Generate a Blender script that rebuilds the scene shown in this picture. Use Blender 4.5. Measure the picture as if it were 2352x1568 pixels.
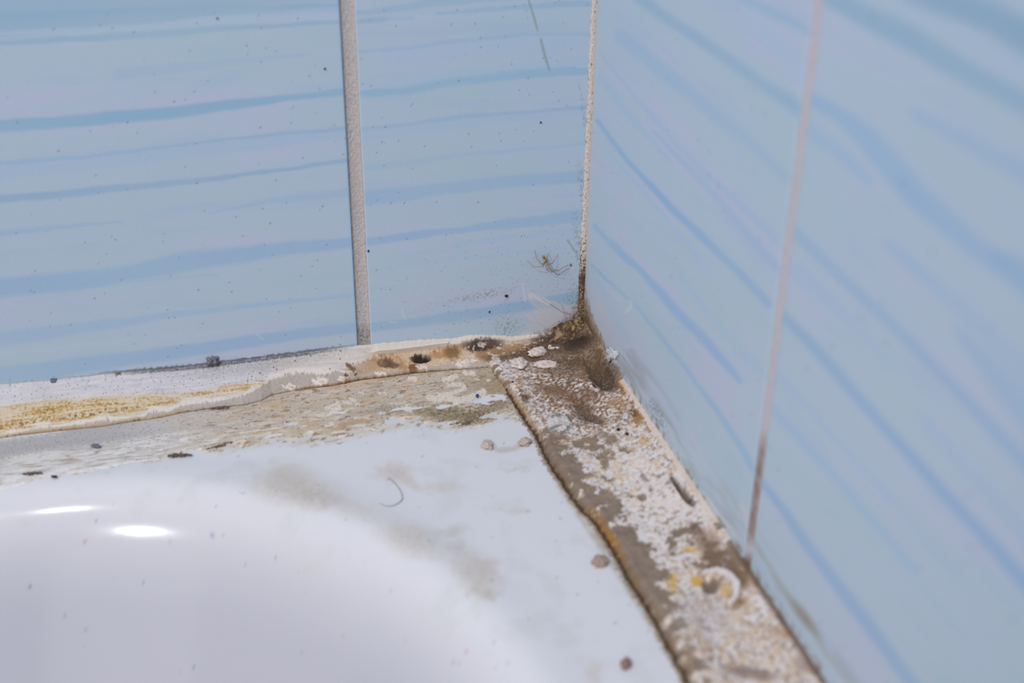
import bpy, math, random
import numpy as np
from mathutils import Vector, Matrix

# ------------------------------------------------------------------ clear, camera, world, lights, exposure
for o in list(bpy.data.objects):
    bpy.data.objects.remove(o, do_unlink=True)
SC = bpy.context.scene
COL = SC.collection
W, H = 2352, 1568
F_PX = 2973.64
CAM_ROT = (1.0587063, -0.0114882, -0.2653170)
CAM_LOC = (-0.1272895, -0.3671671, 0.2085651)
cam_d = bpy.data.cameras.new('camera')
cam = bpy.data.objects.new('camera', cam_d); COL.objects.link(cam)
cam.location = CAM_LOC; cam.rotation_euler = CAM_ROT
cam_d.sensor_width = 36.0; cam_d.sensor_fit = 'HORIZONTAL'
cam_d.lens = F_PX / W * 36.0
cam_d.clip_start = 0.01; cam_d.clip_end = 50
cam_d.dof.use_dof = True
cam_d.dof.focus_distance = 0.432
cam_d.dof.aperture_fstop = 9.5
SC.camera = cam

world = bpy.data.worlds.new('bathroom_ambience'); SC.world = world
world.use_nodes = True
wb = world.node_tree.nodes['Background']
wb.inputs[0].default_value = (1.0, 0.985, 0.975, 1)
wb.inputs[1].default_value = 0.72

def area_light(name, loc, target, size, power, colour=(1, 1, 1), shape='DISK'):
    d = bpy.data.lights.new(name, 'AREA'); d.shape = shape; d.size = size
    d.energy = power; d.color = colour
    o = bpy.data.objects.new(name, d); COL.objects.link(o)
    o.location = loc
    v = Vector(target) - Vector(loc)
    o.rotation_euler = v.to_track_quat('-Z', 'Y').to_euler()
    return o
area_light('soft_fill_light', (-1.1, -1.5, 0.75), (-0.05, 0, 0.02), 1.4, 5.0, (1.0, 0.98, 0.96))  # added fill that brightens the two walls, not an actual window
def spot_light(name, loc, target, power, angle, radius):
    d = bpy.data.lights.new(name, 'SPOT'); d.energy = power; d.spot_size = math.radians(angle); d.spot_blend = 1.0; d.shadow_soft_size = radius
    o = bpy.data.objects.new(name, d); COL.objects.link(o); o.location = loc
    o.rotation_euler = (Vector(target) - Vector(loc)).to_track_quat('-Z', 'Y').to_euler(); return o
spot_light('ceiling_spot_lamp', (-0.60, -0.45, 1.9), (-0.09, -0.03, 0.0), 9.0, 40, 0.012)
spot_light('second_ceiling_spot_lamp', (-0.66, -0.45, 1.9), (-0.09, -0.03, 0.0), 5.0, 40, 0.012)

spot_light('added_vignette_spot', (-0.60, -0.50, 0.75), (-0.06, -0.045, 0.01), 14.5, 38, 0.010)  # added spot whose soft cone leaves the frame corners darker
vs = SC.view_settings
vs.view_transform = 'Standard'; vs.look = 'None'; vs.gamma = 1.0; vs.exposure = 0.0
vs.use_curve_mapping = False

# ------------------------------------------------------------------ camera maths: where things of the photo stand in the place
def _rot(rx, ry, rz):
    c, s = np.cos, np.sin
    Rx = np.array([[1, 0, 0], [0, c(rx), -s(rx)], [0, s(rx), c(rx)]])
    Ry = np.array([[c(ry), 0, s(ry)], [0, 1, 0], [-s(ry), 0, c(ry)]])
    Rz = np.array([[c(rz), -s(rz), 0], [s(rz), c(rz), 0], [0, 0, 1]])
    return Rz @ Ry @ Rx
RM = _rot(*CAM_ROT); CL = np.array(CAM_LOC)
def at(x, y, axis, val):
    d = RM @ np.array([(x - W / 2) / F_PX, -(y - H / 2) / F_PX, -1.0])
    return CL + (val - CL[axis]) / d[axis] * d
def project(P):
    q = (P - CL) @ RM
    return W / 2 + F_PX * q[:, 0] / -q[:, 2], H / 2 - F_PX * q[:, 1] / -q[:, 2]

# ------------------------------------------------------------------ numpy noise
def _hash(ix, iy, seed):
    h = (ix.astype(np.int64) * 374761393 + iy.astype(np.int64) * 668265263 + seed * 974634777) & 0xffffffff
    h = ((h ^ (h >> 13)) * 1274126177) & 0xffffffff
    h = (h ^ (h >> 16)) & 0xffffffff
    return h
def perlin(x, y, seed=0):
    x0 = np.floor(x); y0 = np.floor(y); fx = x - x0; fy = y - y0
    ux = fx * fx * fx * (fx * (fx * 6 - 15) + 10); uy = fy * fy * fy * (fy * (fy * 6 - 15) + 10)
    def g(dx, dy):
        a = _hash(x0 + dx, y0 + dy, seed) / 4294967295.0 * 2 * np.pi
        return np.cos(a) * (fx - dx) + np.sin(a) * (fy - dy)
    n = (g(0, 0) * (1 - ux) + g(1, 0) * ux) * (1 - uy) + (g(0, 1) * (1 - ux) + g(1, 1) * ux) * uy
    return n * 1.5
def fbm(u, v, scale, seed=0, octv=4, rough=0.55, sx=1.0, sy=1.0):
    """u, v in mm; scale = feature size in mm; about -1..1"""
    n = 0; a = 1.0; f = 1.0 / scale; t = 0
    for i in range(octv):
        n = n + a * perlin(u * f / sx + 17.3 * i, v * f / sy - 9.1 * i, seed + i * 13); t += a
        a *= rough; f *= 2.03
    return n / t * 1.6
def cells(u, v, size, seed=0):
    """distance to the nearest scattered point / size, and a random number of that cell"""
    x = u / size; y = v / size; x0 = np.floor(x); y0 = np.floor(y)
    best = np.full(np.shape(x), 9.0); rnd = np.zeros(np.shape(x))
    for i in (-1, 0, 1):
        for j in (-1, 0, 1):
            h = _hash(x0 + i, y0 + j, seed); h2 = _hash(x0 + i, y0 + j, seed + 77)
            cx = x0 + i + (h & 0xffff) / 65535.0; cy = y0 + j + ((h >> 16) & 0xffff) / 65535.0
            d = np.hypot(x - cx, y - cy); m = d < best
            best = np.where(m, d, best); rnd = np.where(m, (h2 & 0xffff) / 65535.0, rnd)
    return best, rnd
def sstep(a, b, x):
    t = np.clip((x - a) / (b - a + 1e-12), 0, 1); return t * t * (3 - 2 * t)
def line_d(X, Y, pts):
    """distance to a polyline, and the parameter along it (0..n-1)"""
    best = np.full(X.shape, 1e9); par = np.zeros(X.shape)
    for i in range(len(pts) - 1):
        ax, ay = pts[i][0], pts[i][1]; bx, by = pts[i + 1][0], pts[i + 1][1]
        dx, dy = bx - ax, by - ay; L = dx * dx + dy * dy + 1e-9
        t = np.clip(((X - ax) * dx + (Y - ay) * dy) / L, 0, 1)
        d = np.hypot(X - ax - t * dx, Y - ay - t * dy); m = d < best
        best = np.where(m, d, best); par = np.where(m, i + t, par)
    return best, par
def side(X, pts):
    """interpolated y of a left-to-right polyline at X"""
    p = np.array(pts, float); return np.interp(X, p[:, 0], p[:, 1])
def band(X, Y, pts, soft=0.35):
    """1 inside a polyline of points (x, y, full width)"""
    d, t = line_d(X, Y, pts); w = np.interp(t, np.arange(len(pts)), [p[2] * 0.5 for p in pts])
    return 1 - sstep(1 - soft, 1 + soft, d / np.maximum(w, .1))
def blob(X, Y, cx, cy, rx, ry=None, ang=0.0, soft=0.5):
    ry = ry or rx; c, s = math.cos(math.radians(ang)), math.sin(math.radians(ang))
    a = ((X - cx) * c + (Y - cy) * s) / rx; b = (-(X - cx) * s + (Y - cy) * c) / ry
    return 1 - sstep(1 - soft, 1 + soft, np.hypot(a, b))
def poly_sd(X, Y, pts):
    """signed distance, positive inside"""
    n = len(pts); d = np.full(X.shape, 1e9); ins = np.zeros(X.shape, bool)
    for i in range(n):
        ax, ay = pts[i]; bx, by = pts[(i + 1) % n]
        dx, dy = bx - ax, by - ay; t = np.clip(((X - ax) * dx + (Y - ay) * dy) / (dx * dx + dy * dy + 1e-9), 0, 1)
        d = np.minimum(d, np.hypot(X - ax - t * dx, Y - ay - t * dy))
        c = ((ay > Y) != (by > Y)) & (X < (bx - ax) * (Y - ay) / (by - ay + 1e-12) + ax)
        ins ^= c
    return np.where(ins, d, -d)
def mix(c, new, m):
    m = np.clip(m, 0, 1)[:, None]
    return c * (1 - m) + np.array(new, float)[None, :] * m
def lin(c):
    c = np.clip(np.asarray(c, float) / 255.0, 0, 1)
    return np.where(c <= 0.04045, c / 12.92, ((c + 0.055) / 1.055) ** 2.4)
def hexl(c):
    l = lin(c); return (float(l[0]), float(l[1]), float(l[2]), 1)

# ------------------------------------------------------------------ objects
def set_tags(o, label=None, cat=None, group=None, kind=None):
    if label: o['label'] = label
    if cat: o['category'] = cat
    if group: o['group'] = group
    if kind: o['kind'] = kind
    return o
def link(name, me, mats, parent=None):
    o = bpy.data.objects.new(name, me); COL.objects.link(o)
    for m in (mats if isinstance(mats, (list, tuple)) else [mats]): me.materials.append(m)
    if parent: o.parent = parent; o.matrix_parent_inverse = parent.matrix_world.inverted()
    return o
def thing(name, label, cat, loc=(0, 0, 0)):
    o = bpy.data.objects.new(name, None); COL.objects.link(o); o.location = loc; o.empty_display_size = .01
    bpy.context.view_layer.update()
    return set_tags(o, label, cat)
def grid_mesh(name, P, nu, nv, colour=None, keep=None, flip=False, matidx=None, extra=None):
    """P: (nu*nv, 3) laid out [i*nv + j]; keep: (nu-1, nv-1) bool"""
    i, j = np.meshgrid(np.arange(nu - 1), np.arange(nv - 1), indexing='ij')
    a = i * nv + j; q = np.stack([a, a + nv, a + nv + 1, a + 1], -1)
    if flip: q = q[..., ::-1]
    q = q[keep] if keep is not None else q.reshape(-1, 4)
    used = np.unique(q); remap = np.full(nu * nv, -1); remap[used] = np.arange(len(used)); q = remap[q]
    me = bpy.data.meshes.new(name); n = len(used); f = len(q)
    me.vertices.add(n); me.vertices.foreach_set('co', P[used].astype(np.float32).ravel())
    me.loops.add(f * 4); me.loops.foreach_set('vertex_index', q.astype(np.int32).ravel())
    me.polygons.add(f); me.polygons.foreach_set('loop_start', np.arange(0, f * 4, 4, dtype=np.int32))
    me.polygons.foreach_set('use_smooth', np.ones(f, bool))
    if colour is not None:
        at_ = me.attributes.new('paint', 'FLOAT_COLOR', 'POINT')
        c4 = np.ones((n, 4), np.float32); c4[:, :3] = lin(colour[used]); at_.data.foreach_set('color', c4.ravel())
    me.update(calc_edges=True); me.validate()
    return me
class MB:
    def __init__(self): self.v = []; self.f = []
    def add(self, vs, fs):
        b = len(self.v); self.v += [tuple(p) for p in vs]; self.f += [tuple(k + b for k in q) for q in fs]
    def tube(self, path, radii, seg=8):
        path = [Vector(p) for p in path]; n = len(path); vs = []; fs = []
        up = Vector((0.13, 0.37, 0.92))
        for i, p in enumerate(path):
            t = (path[min(i + 1, n - 1)] - path[max(i - 1, 0)]).normalized()
            a = t.cross(up).normalized(); b = t.cross(a)
            r = radii[i] if isinstance(radii, (list, tuple)) else radii
            for k in range(seg):
                w = 2 * math.pi * k / seg; vs.append(p + a * (r * math.cos(w)) + b * (r * math.sin(w)))
        for i in range(n - 1):
            for k in range(seg):
                fs.append((i * seg + k, i * seg + (k + 1) % seg, (i + 1) * seg + (k + 1) % seg, (i + 1) * seg + k))
        fs.append(tuple(range(seg))[::-1]); fs.append(tuple((n - 1) * seg + k for k in range(seg)))
        self.add(vs, fs)
    def blob(self, c, axes, lump=0.0, seed=0, nu=20, nv=12, flat=None):
        """ellipsoid with lumps; axes = three vectors"""
        rnd = random.Random(seed); off = [rnd.uniform(0, 9) for _ in range(3)]
        from mathutils import noise
        A = [Vector(a) for a in axes]; vs = []; fs = []
        for j in range(nv + 1):
            th = math.pi * j / nv
            for i in range(nu):
                ph = 2 * math.pi * i / nu
                d = Vector((math.sin(th) * math.cos(ph), math.sin(th) * math.sin(ph), math.cos(th)))
                r = 1 + lump * noise.fractal(d * 1.7 + Vector(off), 1.0, 2.0, 4)
                p = Vector(c) + (A[0] * d.x + A[1] * d.y + A[2] * d.z) * r
                vs.append(p)
        for j in range(nv):
            for i in range(nu):
                fs.append((j * nu + i, (j + 1) * nu + i, (j + 1) * nu + (i + 1) % nu, j * nu + (i + 1) % nu))
        self.add(vs, fs)
    def box(self, lo, hi):
        x0, y0, z0 = lo; x1, y1, z1 = hi
        self.add([(x0, y0, z0), (x1, y0, z0), (x1, y1, z0), (x0, y1, z0), (x0, y0, z1), (x1, y0, z1), (x1, y1, z1), (x0, y1, z1)],
                 [(0, 3, 2, 1), (4, 5, 6, 7), (0, 1, 5, 4), (1, 2, 6, 5), (2, 3, 7, 6), (3, 0, 4, 7)])
    def build(self, name, mat, parent=None, smooth=True):
        me = bpy.data.meshes.new(name)
        c = Vector((0, 0, 0))
        if parent is None and self.v:
            n = len(self.v); c = Vector((sum(p[0] for p in self.v) / n, sum(p[1] for p in self.v) / n, sum(p[2] for p in self.v) / n))
        me.from_pydata([tuple(Vector(p) - c) for p in self.v], [], self.f)
        me.update()
        for p in me.polygons: p.use_smooth = smooth
        o = link(name, me, mat, parent); 
        if parent is None: o.location = c
        return o

# ------------------------------------------------------------------ materials
def material(name, colour=None, rough=0.6, grain=0.06, grain_size=0.3, bump=0.0, bump_size=0.3, spec=0.5, coat=0.0, bump2=0.0, bump2_size=5.0, sss=0.0):
    """colour None = the 'paint' attribute of the mesh; sizes in mm"""
    m = bpy.data.materials.new(name); m.use_nodes = True; nt = m.node_tree; N = nt.nodes; L = nt.links
    b = N['Principled BSDF']; tc = N.new('ShaderNodeTexCoord')
    if colour is None:
        s = N.new('ShaderNodeAttribute'); s.attribute_name = 'paint'; src = s.outputs['Color']
    else:
        s = N.new('ShaderNodeRGB'); s.outputs[0].default_value = hexl(colour); src = s.outputs[0]
    if grain > 0:
        n = N.new('ShaderNodeTexNoise'); n.inputs['Scale'].default_value = 1000.0 / grain_size; n.inputs['Detail'].default_value = 3
        L.new(tc.outputs['Object'], n.inputs['Vector'])
        mr = N.new('ShaderNodeMapRange'); mr.inputs['From Min'].default_value = 0.25; mr.inputs['From Max'].default_value = 0.75
        mr.inputs['To Min'].default_value = 1 - grain; mr.inputs['To Max'].default_value = 1 + grain
        L.new(n.outputs['Fac'], mr.inputs['Value'])
        mx = N.new('ShaderNodeVectorMath'); mx.operation = 'SCALE'
        L.new(src, mx.inputs[0]); L.new(mr.outputs[0], mx.inputs['Scale']); src = mx.outputs[0]
    L.new(src, b.inputs['Base Color'])
    b.inputs['Roughness'].default_value = rough
    b.inputs['Specular IOR Level'].default_value = spec
    b.inputs['Coat Weight'].default_value = coat; b.inputs['Coat Roughness'].default_value = 0.08
    if bump > 0:
        n = N.new('ShaderNodeTexNoise'); n.inputs['Scale'].default_value = 1000.0 / bump_size; n.inputs['Detail'].default_value = 4
        L.new(tc.outputs['Object'], n.inputs['Vector'])
        bp = N.new('ShaderNodeBump'); bp.inputs['Strength'].default_value = 1.0; bp.inputs['Distance'].default_value = bump / 1000.0
        L.new(n.outputs['Fac'], bp.inputs['Height'])
        if bump2 > 0:
            n2 = N.new('ShaderNodeTexNoise'); n2.inputs['Scale'].default_value = 1000.0 / bump2_size; n2.inputs['Detail'].default_value = 1
            L.new(tc.outputs['Object'], n2.inputs['Vector'])
            b2 = N.new('ShaderNodeBump'); b2.inputs['Strength'].default_value = 1.0; b2.inputs['Distance'].default_value = bump2 / 1000.0
            L.new(n2.outputs['Fac'], b2.inputs['Height']); L.new(b2.outputs[0], bp.inputs['Normal'])
        L.new(bp.outputs[0], b.inputs['Normal'])
    return m
M_TILE = material('glazed_tile', None, rough=0.42, grain=0.06, grain_size=0.4, bump=0.02, bump_size=0.8, spec=0.35)
M_GROUT = material('cement_grout', None, rough=0.9, grain=0.16, grain_size=0.35, bump=0.12, bump_size=0.5, spec=0.2)
M_SEAL = material('old_sealant', None, rough=0.75, grain=0.05, grain_size=0.25, bump=0.05, bump_size=0.4, spec=0.3)
M_MORT = material('flaking_mortar', None, rough=0.85, grain=0.08, grain_size=0.25, bump=0.09, bump_size=0.4, spec=0.25)
M_TUB = material('white_enamel', None, rough=0.13, grain=0.01, grain_size=0.5, bump=0.012, bump_size=4.0, spec=0.3, bump2=0.05, bump2_size=14.0)
M_PLASTER = material('plaster_backing', (200, 196, 190), rough=0.9, grain=0.05, grain_size=2, spec=0.2)

def axis_grid(segs):
    """segs: [(start, end, step)...] in mm"""
    out = []
    for a, b, s in segs:
        n = max(1, int(round(abs(b - a) / s))); out += list(np.linspace(a, b, n + 1)[:-1])
    out.append(segs[-1][1]); return np.array(out)

# ------------------------------------------------------------------ the tiled walls
BASE = (164, 180, 200)
ZT = -10.0                      # bathtub rim level, mm
GX = (-77.0, -73.0)             # grout joint of the left wall
GY = (-136.0, -132.4)           # grout joint of the right wall

STR_L = [  # pixel x, pixel y, width | colour | strength
    ([(-200, 20, 70), (0, 10, 80), (300, 0, 60), (780, -20, 40)], (136, 166, 192), .8),
    ([(-200, 45, 60), (0, 55, 60), (250, 42, 42), (500, 25, 26), (785, 18, 20)], (134, 166, 194), .85),
    ([(0, 75, 8), (300, 64, 16), (480, 48, 22), (785, 28, 26)], (168, 182, 208), .8),
    ([(-200, 118, 14), (0, 98, 12), (270, 84, 16), (420, 73, 16), (520, 64, 12), (785, 50, 8)], (132, 166, 194), .85),
    ([(-200, 310, 26), (0, 289, 28), (200, 276, 28), (400, 257, 28), (560, 237, 20), (700, 220, 14), (795, 209, 18)], (130, 166, 196), .95),
    ([(270, 170, 26), (430, 155, 22), (560, 138, 12), (700, 125, 8)], (146, 174, 202), .6),
    ([(-200, 390, 12), (0, 374, 12), (180, 360, 9), (400, 335, 7), (600, 312, 7), (795, 294, 10)], (136, 166, 198), .8),
    ([(0, 392, 44), (300, 362, 34), (600, 330, 26), (795, 306, 20)], (150, 176, 207), .6),
    ([(-200, 480, 18), (0, 458, 19), (200, 440, 17), (400, 420, 14), (500, 408, 13), (640, 390, 8), (800, 368, 10)], (132, 162, 196), .85),
    ([(480, 489, 4), (600, 465, 12), (700, 452, 16), (805, 440, 20)], (140, 170, 202), .6),
    ([(-200, 545, 16), (0, 534, 14), (150, 520, 10), (280, 508, 3)], (138, 170, 202), .7),
    ([(-200, 690, 40), (0, 658, 40), (130, 648, 42), (300, 628, 32), (420, 602, 44), (600, 578, 34), (815, 556, 22)], (138, 168, 202), .95),
    ([(0, 682, 8), (250, 652, 8), (500, 630, 4)], (144, 172, 204), .6),
    ([(-200, 800, 30), (0, 778, 34), (200, 752, 24), (400, 722, 14), (600, 700, 10), (820, 676, 8)], (142, 171, 204), .75),
    ([(-200, 880, 36), (0, 862, 40), (150, 842, 36), (400, 810, 30), (600, 780, 26), (822, 750, 22)], (138, 167, 202), .95),
    ([(-200, 810, 16), (0, 815, 20), (300, 780, 10), (600, 750, 4)], (170, 182, 206), .55),
    ([(790, 34, 10), (900, 20, 16), (1100, -5, 18), (1370, -30, 30)], (136, 168, 197), .7),
    ([(812, 50, 12), (880, 44, 12), (950, 40, 5)], (134, 167, 197), .8),
    ([(900, 48, 20), (1050, 34, 24), (1200, 24, 20)], (166, 181, 208), .6),
    ([(1000, 30, 5), (1180, 18, 12), (1280, 12, 14), (1362, 8, 12)], (134, 168, 197), .8),
    ([(815, 120, 8), (920, 112, 8), (1020, 96, 9), (1200, 82, 8), (1362, 74, 8)], (140, 168, 200), .7),
    ([(900, 130, 50), (1100, 110, 40), (1360, 90, 30)], (156, 180, 208), .5),
    ([(820, 216, 18), (920, 210, 16), (1020, 190, 20), (1150, 175, 22), (1260, 166, 20), (1360, 162, 16)], (132, 168, 199), .95),
    ([(900, 190, 30), (1100, 165, 20), (1360, 140, 26)], (152, 180, 206), .5),
    ([(824, 298, 10), (950, 284, 8), (1060, 268, 11), (1200, 258, 9), (1355, 244, 10)], (138, 168, 201), .8),
    ([(824, 312, 20), (1060, 286, 20), (1355, 256, 16)], (150, 177, 206), .55),
    ([(830, 386, 14), (950, 372, 14), (1080, 352, 9), (1200, 344, 8), (1350, 330, 8)], (144, 172, 204), .65),
    ([(835, 455, 36), (930, 446, 34), (1030, 432, 24), (1150, 418, 30), (1345, 404, 26)], (138, 168, 203), .9),
    ([(845, 556, 18), (950, 540, 18), (1050, 528, 14), (1150, 515, 20), (1345, 496, 28)], (138, 168, 203), .9),
    ([(1050, 560, 14), (1345, 524, 12)], (150, 177, 206), .5),
    ([(850, 620, 10), (1100, 590, 8), (1340, 560, 8)], (154, 178, 207), .5),
    ([(848, 752, 22), (960, 738, 22), (1080, 722, 24), (1200, 703, 26), (1342, 680, 26)], (138, 168, 201), .95),
    ([(850, 775, 16), (1150, 740, 26), (1340, 705, 20)], (168, 182, 208), .5),
]
STR_R = [
    ([(1430, -40, 30), (1473, 0, 26), (1540, 48, 24), (1610, 93, 26), (1740, 186, 30), (1835, 250, 34)], (132, 164, 196), .85),
    ([(1424, 81, 34), (1521, 162, 34), (1643, 262, 34), (1764, 364, 24), (1808, 410, 20)], (142, 170, 203), .7),
    ([(1640, -40, 30), (1720, 0, 26), (1800, 40, 22), (1870, 80, 18)], (138, 168, 200), .7),
    ([(1720, 40, 60), (1800, 120, 40), (1850, 180, 40)], (160, 180, 208), .5),
    ([(1840, -60, 60), (1930, 5, 46), (2088, 85, 60), (2200, 155, 54), (2311, 215, 50), (2420, 280, 50)], (130, 162, 192), .95),
    ([(2100, -20, 60), (2280, 40, 70), (2420, 120, 90)], (122, 156, 186), .9),
    ([(2060, 10, 26), (2200, 75, 34), (2352, 160, 44)], (158, 178, 206), .7),
    ([(1858, 225, 30), (1935, 268, 34), (1987, 312, 54), (2108, 452, 60), (2250, 575, 46), (2352, 650, 50), (2460, 740, 50)], (138, 168, 204), .95),
    ([(1850, 290, 40), (1930, 350, 30), (2000, 420, 20)], (142, 170, 206), .6),
    ([(2100, 260, 30), (2270, 350, 46), (2400, 420, 50)], (142, 168, 204), .75),
    ([(1372, 278, 10), (1440, 368, 12), (1550, 484, 16), (1600, 532, 18), (1691, 619, 16), (1764, 697, 18)], (128, 164, 203), .95),
    ([(1795, 722, 22), (1860, 788, 24), (1926, 861, 28), (2048, 998, 26), (2169, 1132, 28), (2270, 1241, 30), (2400, 1390, 34)], (130, 163, 202), .95),
    ([(1822, 530, 30), (1926, 630, 22), (2007, 707, 26), (2088, 784, 24), (2200, 900, 26), (2400, 1110, 34)], (136, 165, 203), .8),
    ([(1380, 330, 6), (1480, 440, 10), (1560, 540, 8), (1640, 640, 6)], (148, 176, 208), .6),
    ([(1500, 300, 8), (1643, 450, 14), (1764, 590, 20), (1800, 630, 14)], (144, 170, 206), .65),
    ([(1375, 120, 8), (1500, 270, 10), (1600, 380, 12), (1700, 470, 16), (1780, 545, 20)], (148, 172, 207), .6),
    ([(1380, 180, 20), (1440, 260, 16), (1540, 370, 8)], (146, 174, 206), .55),
    ([(1365, 520, 10), (1420, 575, 16), (1473, 622, 16), (1554, 715, 22), (1615, 775, 22), (1700, 875, 12)], (134, 166, 206), .9),
    ([(1360, 610, 6), (1461, 703, 8), (1562, 828, 9), (1643, 938, 12), (1708, 1036, 16), (1728, 1075, 16)], (134, 168, 203), .85),
    ([(1740, 1095, 18), (1800, 1172, 20), (1846, 1240, 24), (1910, 1326, 26), (1987, 1423, 28), (2110, 1590, 30)], (132, 163, 201), .9),
    ([(1775, 940, 22), (1886, 1059, 22), (2007, 1200, 24), (2100, 1310, 20)], (142, 171, 207), .7),
    ([(1790, 860, 18), (1900, 985, 14), (2050, 1150, 10)], (146, 174, 208), .55),
    ([(1830, 620, 40), (1980, 760, 26), (2060, 860, 16)], (146, 174, 208), .5),
    ([(1560, 640, 16), (1680, 780, 20), (1780, 880, 18)], (152, 178, 206), .55),
    ([(2040, 560, 20), (2200, 700, 40), (2400, 900, 60)], (146, 171, 207), .6),
    ([(2200, 760, 20), (2300, 880, 50), (2420, 1020, 70)], (140, 168, 203), .7),
    ([(2120, 960, 30), (2250, 1110, 30), (2420, 1300, 40)], (148, 173, 207), .5),
    ([(2300, 590, 40), (2420, 660, 60)], (134, 164, 200), .6),
    ([(1480, 840, 8), (1580, 980, 10), (1700, 1130, 12)], (150, 174, 204), .4),
]
def tile_colour(u, zz, X, Y, stripes, seed, fine):
    n = len(u); c = np.tile(np.array(BASE, float), (n, 1))
    # faint cloudy variation between lilac and greenish pale blue, drawn out along the tile
    a = fbm(u, zz, 16, seed, 3, sx=5.0); b = fbm(u, zz, 7, seed + 5, 3, sx=7.0)
    c = mix(c, (169, 178, 203), sstep(0.0, .8, a)); c = mix(c, (160, 181, 197), sstep(0.0, .8, -a) * .8)
    c = mix(c, (153, 175, 202), sstep(.15, .8, b) * .4)
    # stripes invented for what lies outside the photograph
    g = fbm(u, zz, 11, seed + 9, 2, sx=9.0)
    c = mix(c, (138, 168, 202), sstep(.32, .42, g) * .8 * (1 - fine))
    wob = fbm(u, zz, 5, seed + 21, 3, sx=3.0); edge = fbm(u, zz, 1.2, seed + 33, 3, sx=5.0)
    for pts, colr, k in stripes:
        Yw = Y + wob * 3 + edge * 1.3
        m = band(X, Yw, pts, 0.36 if seed == 3 else 0.6)
        c = mix(c, colr, m * k * fine * (.7 + .25 * a))
    return c * np.array((1.085, 1.08, 1.055))[None, :]
def scatter(cells_list, c, u, zz):
    for size, seed, keep, r, colr, k in cells_list:
        d, rn = cells(u, zz, size, seed)
        c = mix(c, colr, (1 - sstep(r * .6, r, d * size)) * (rn < keep) * k)
    return c

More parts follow.
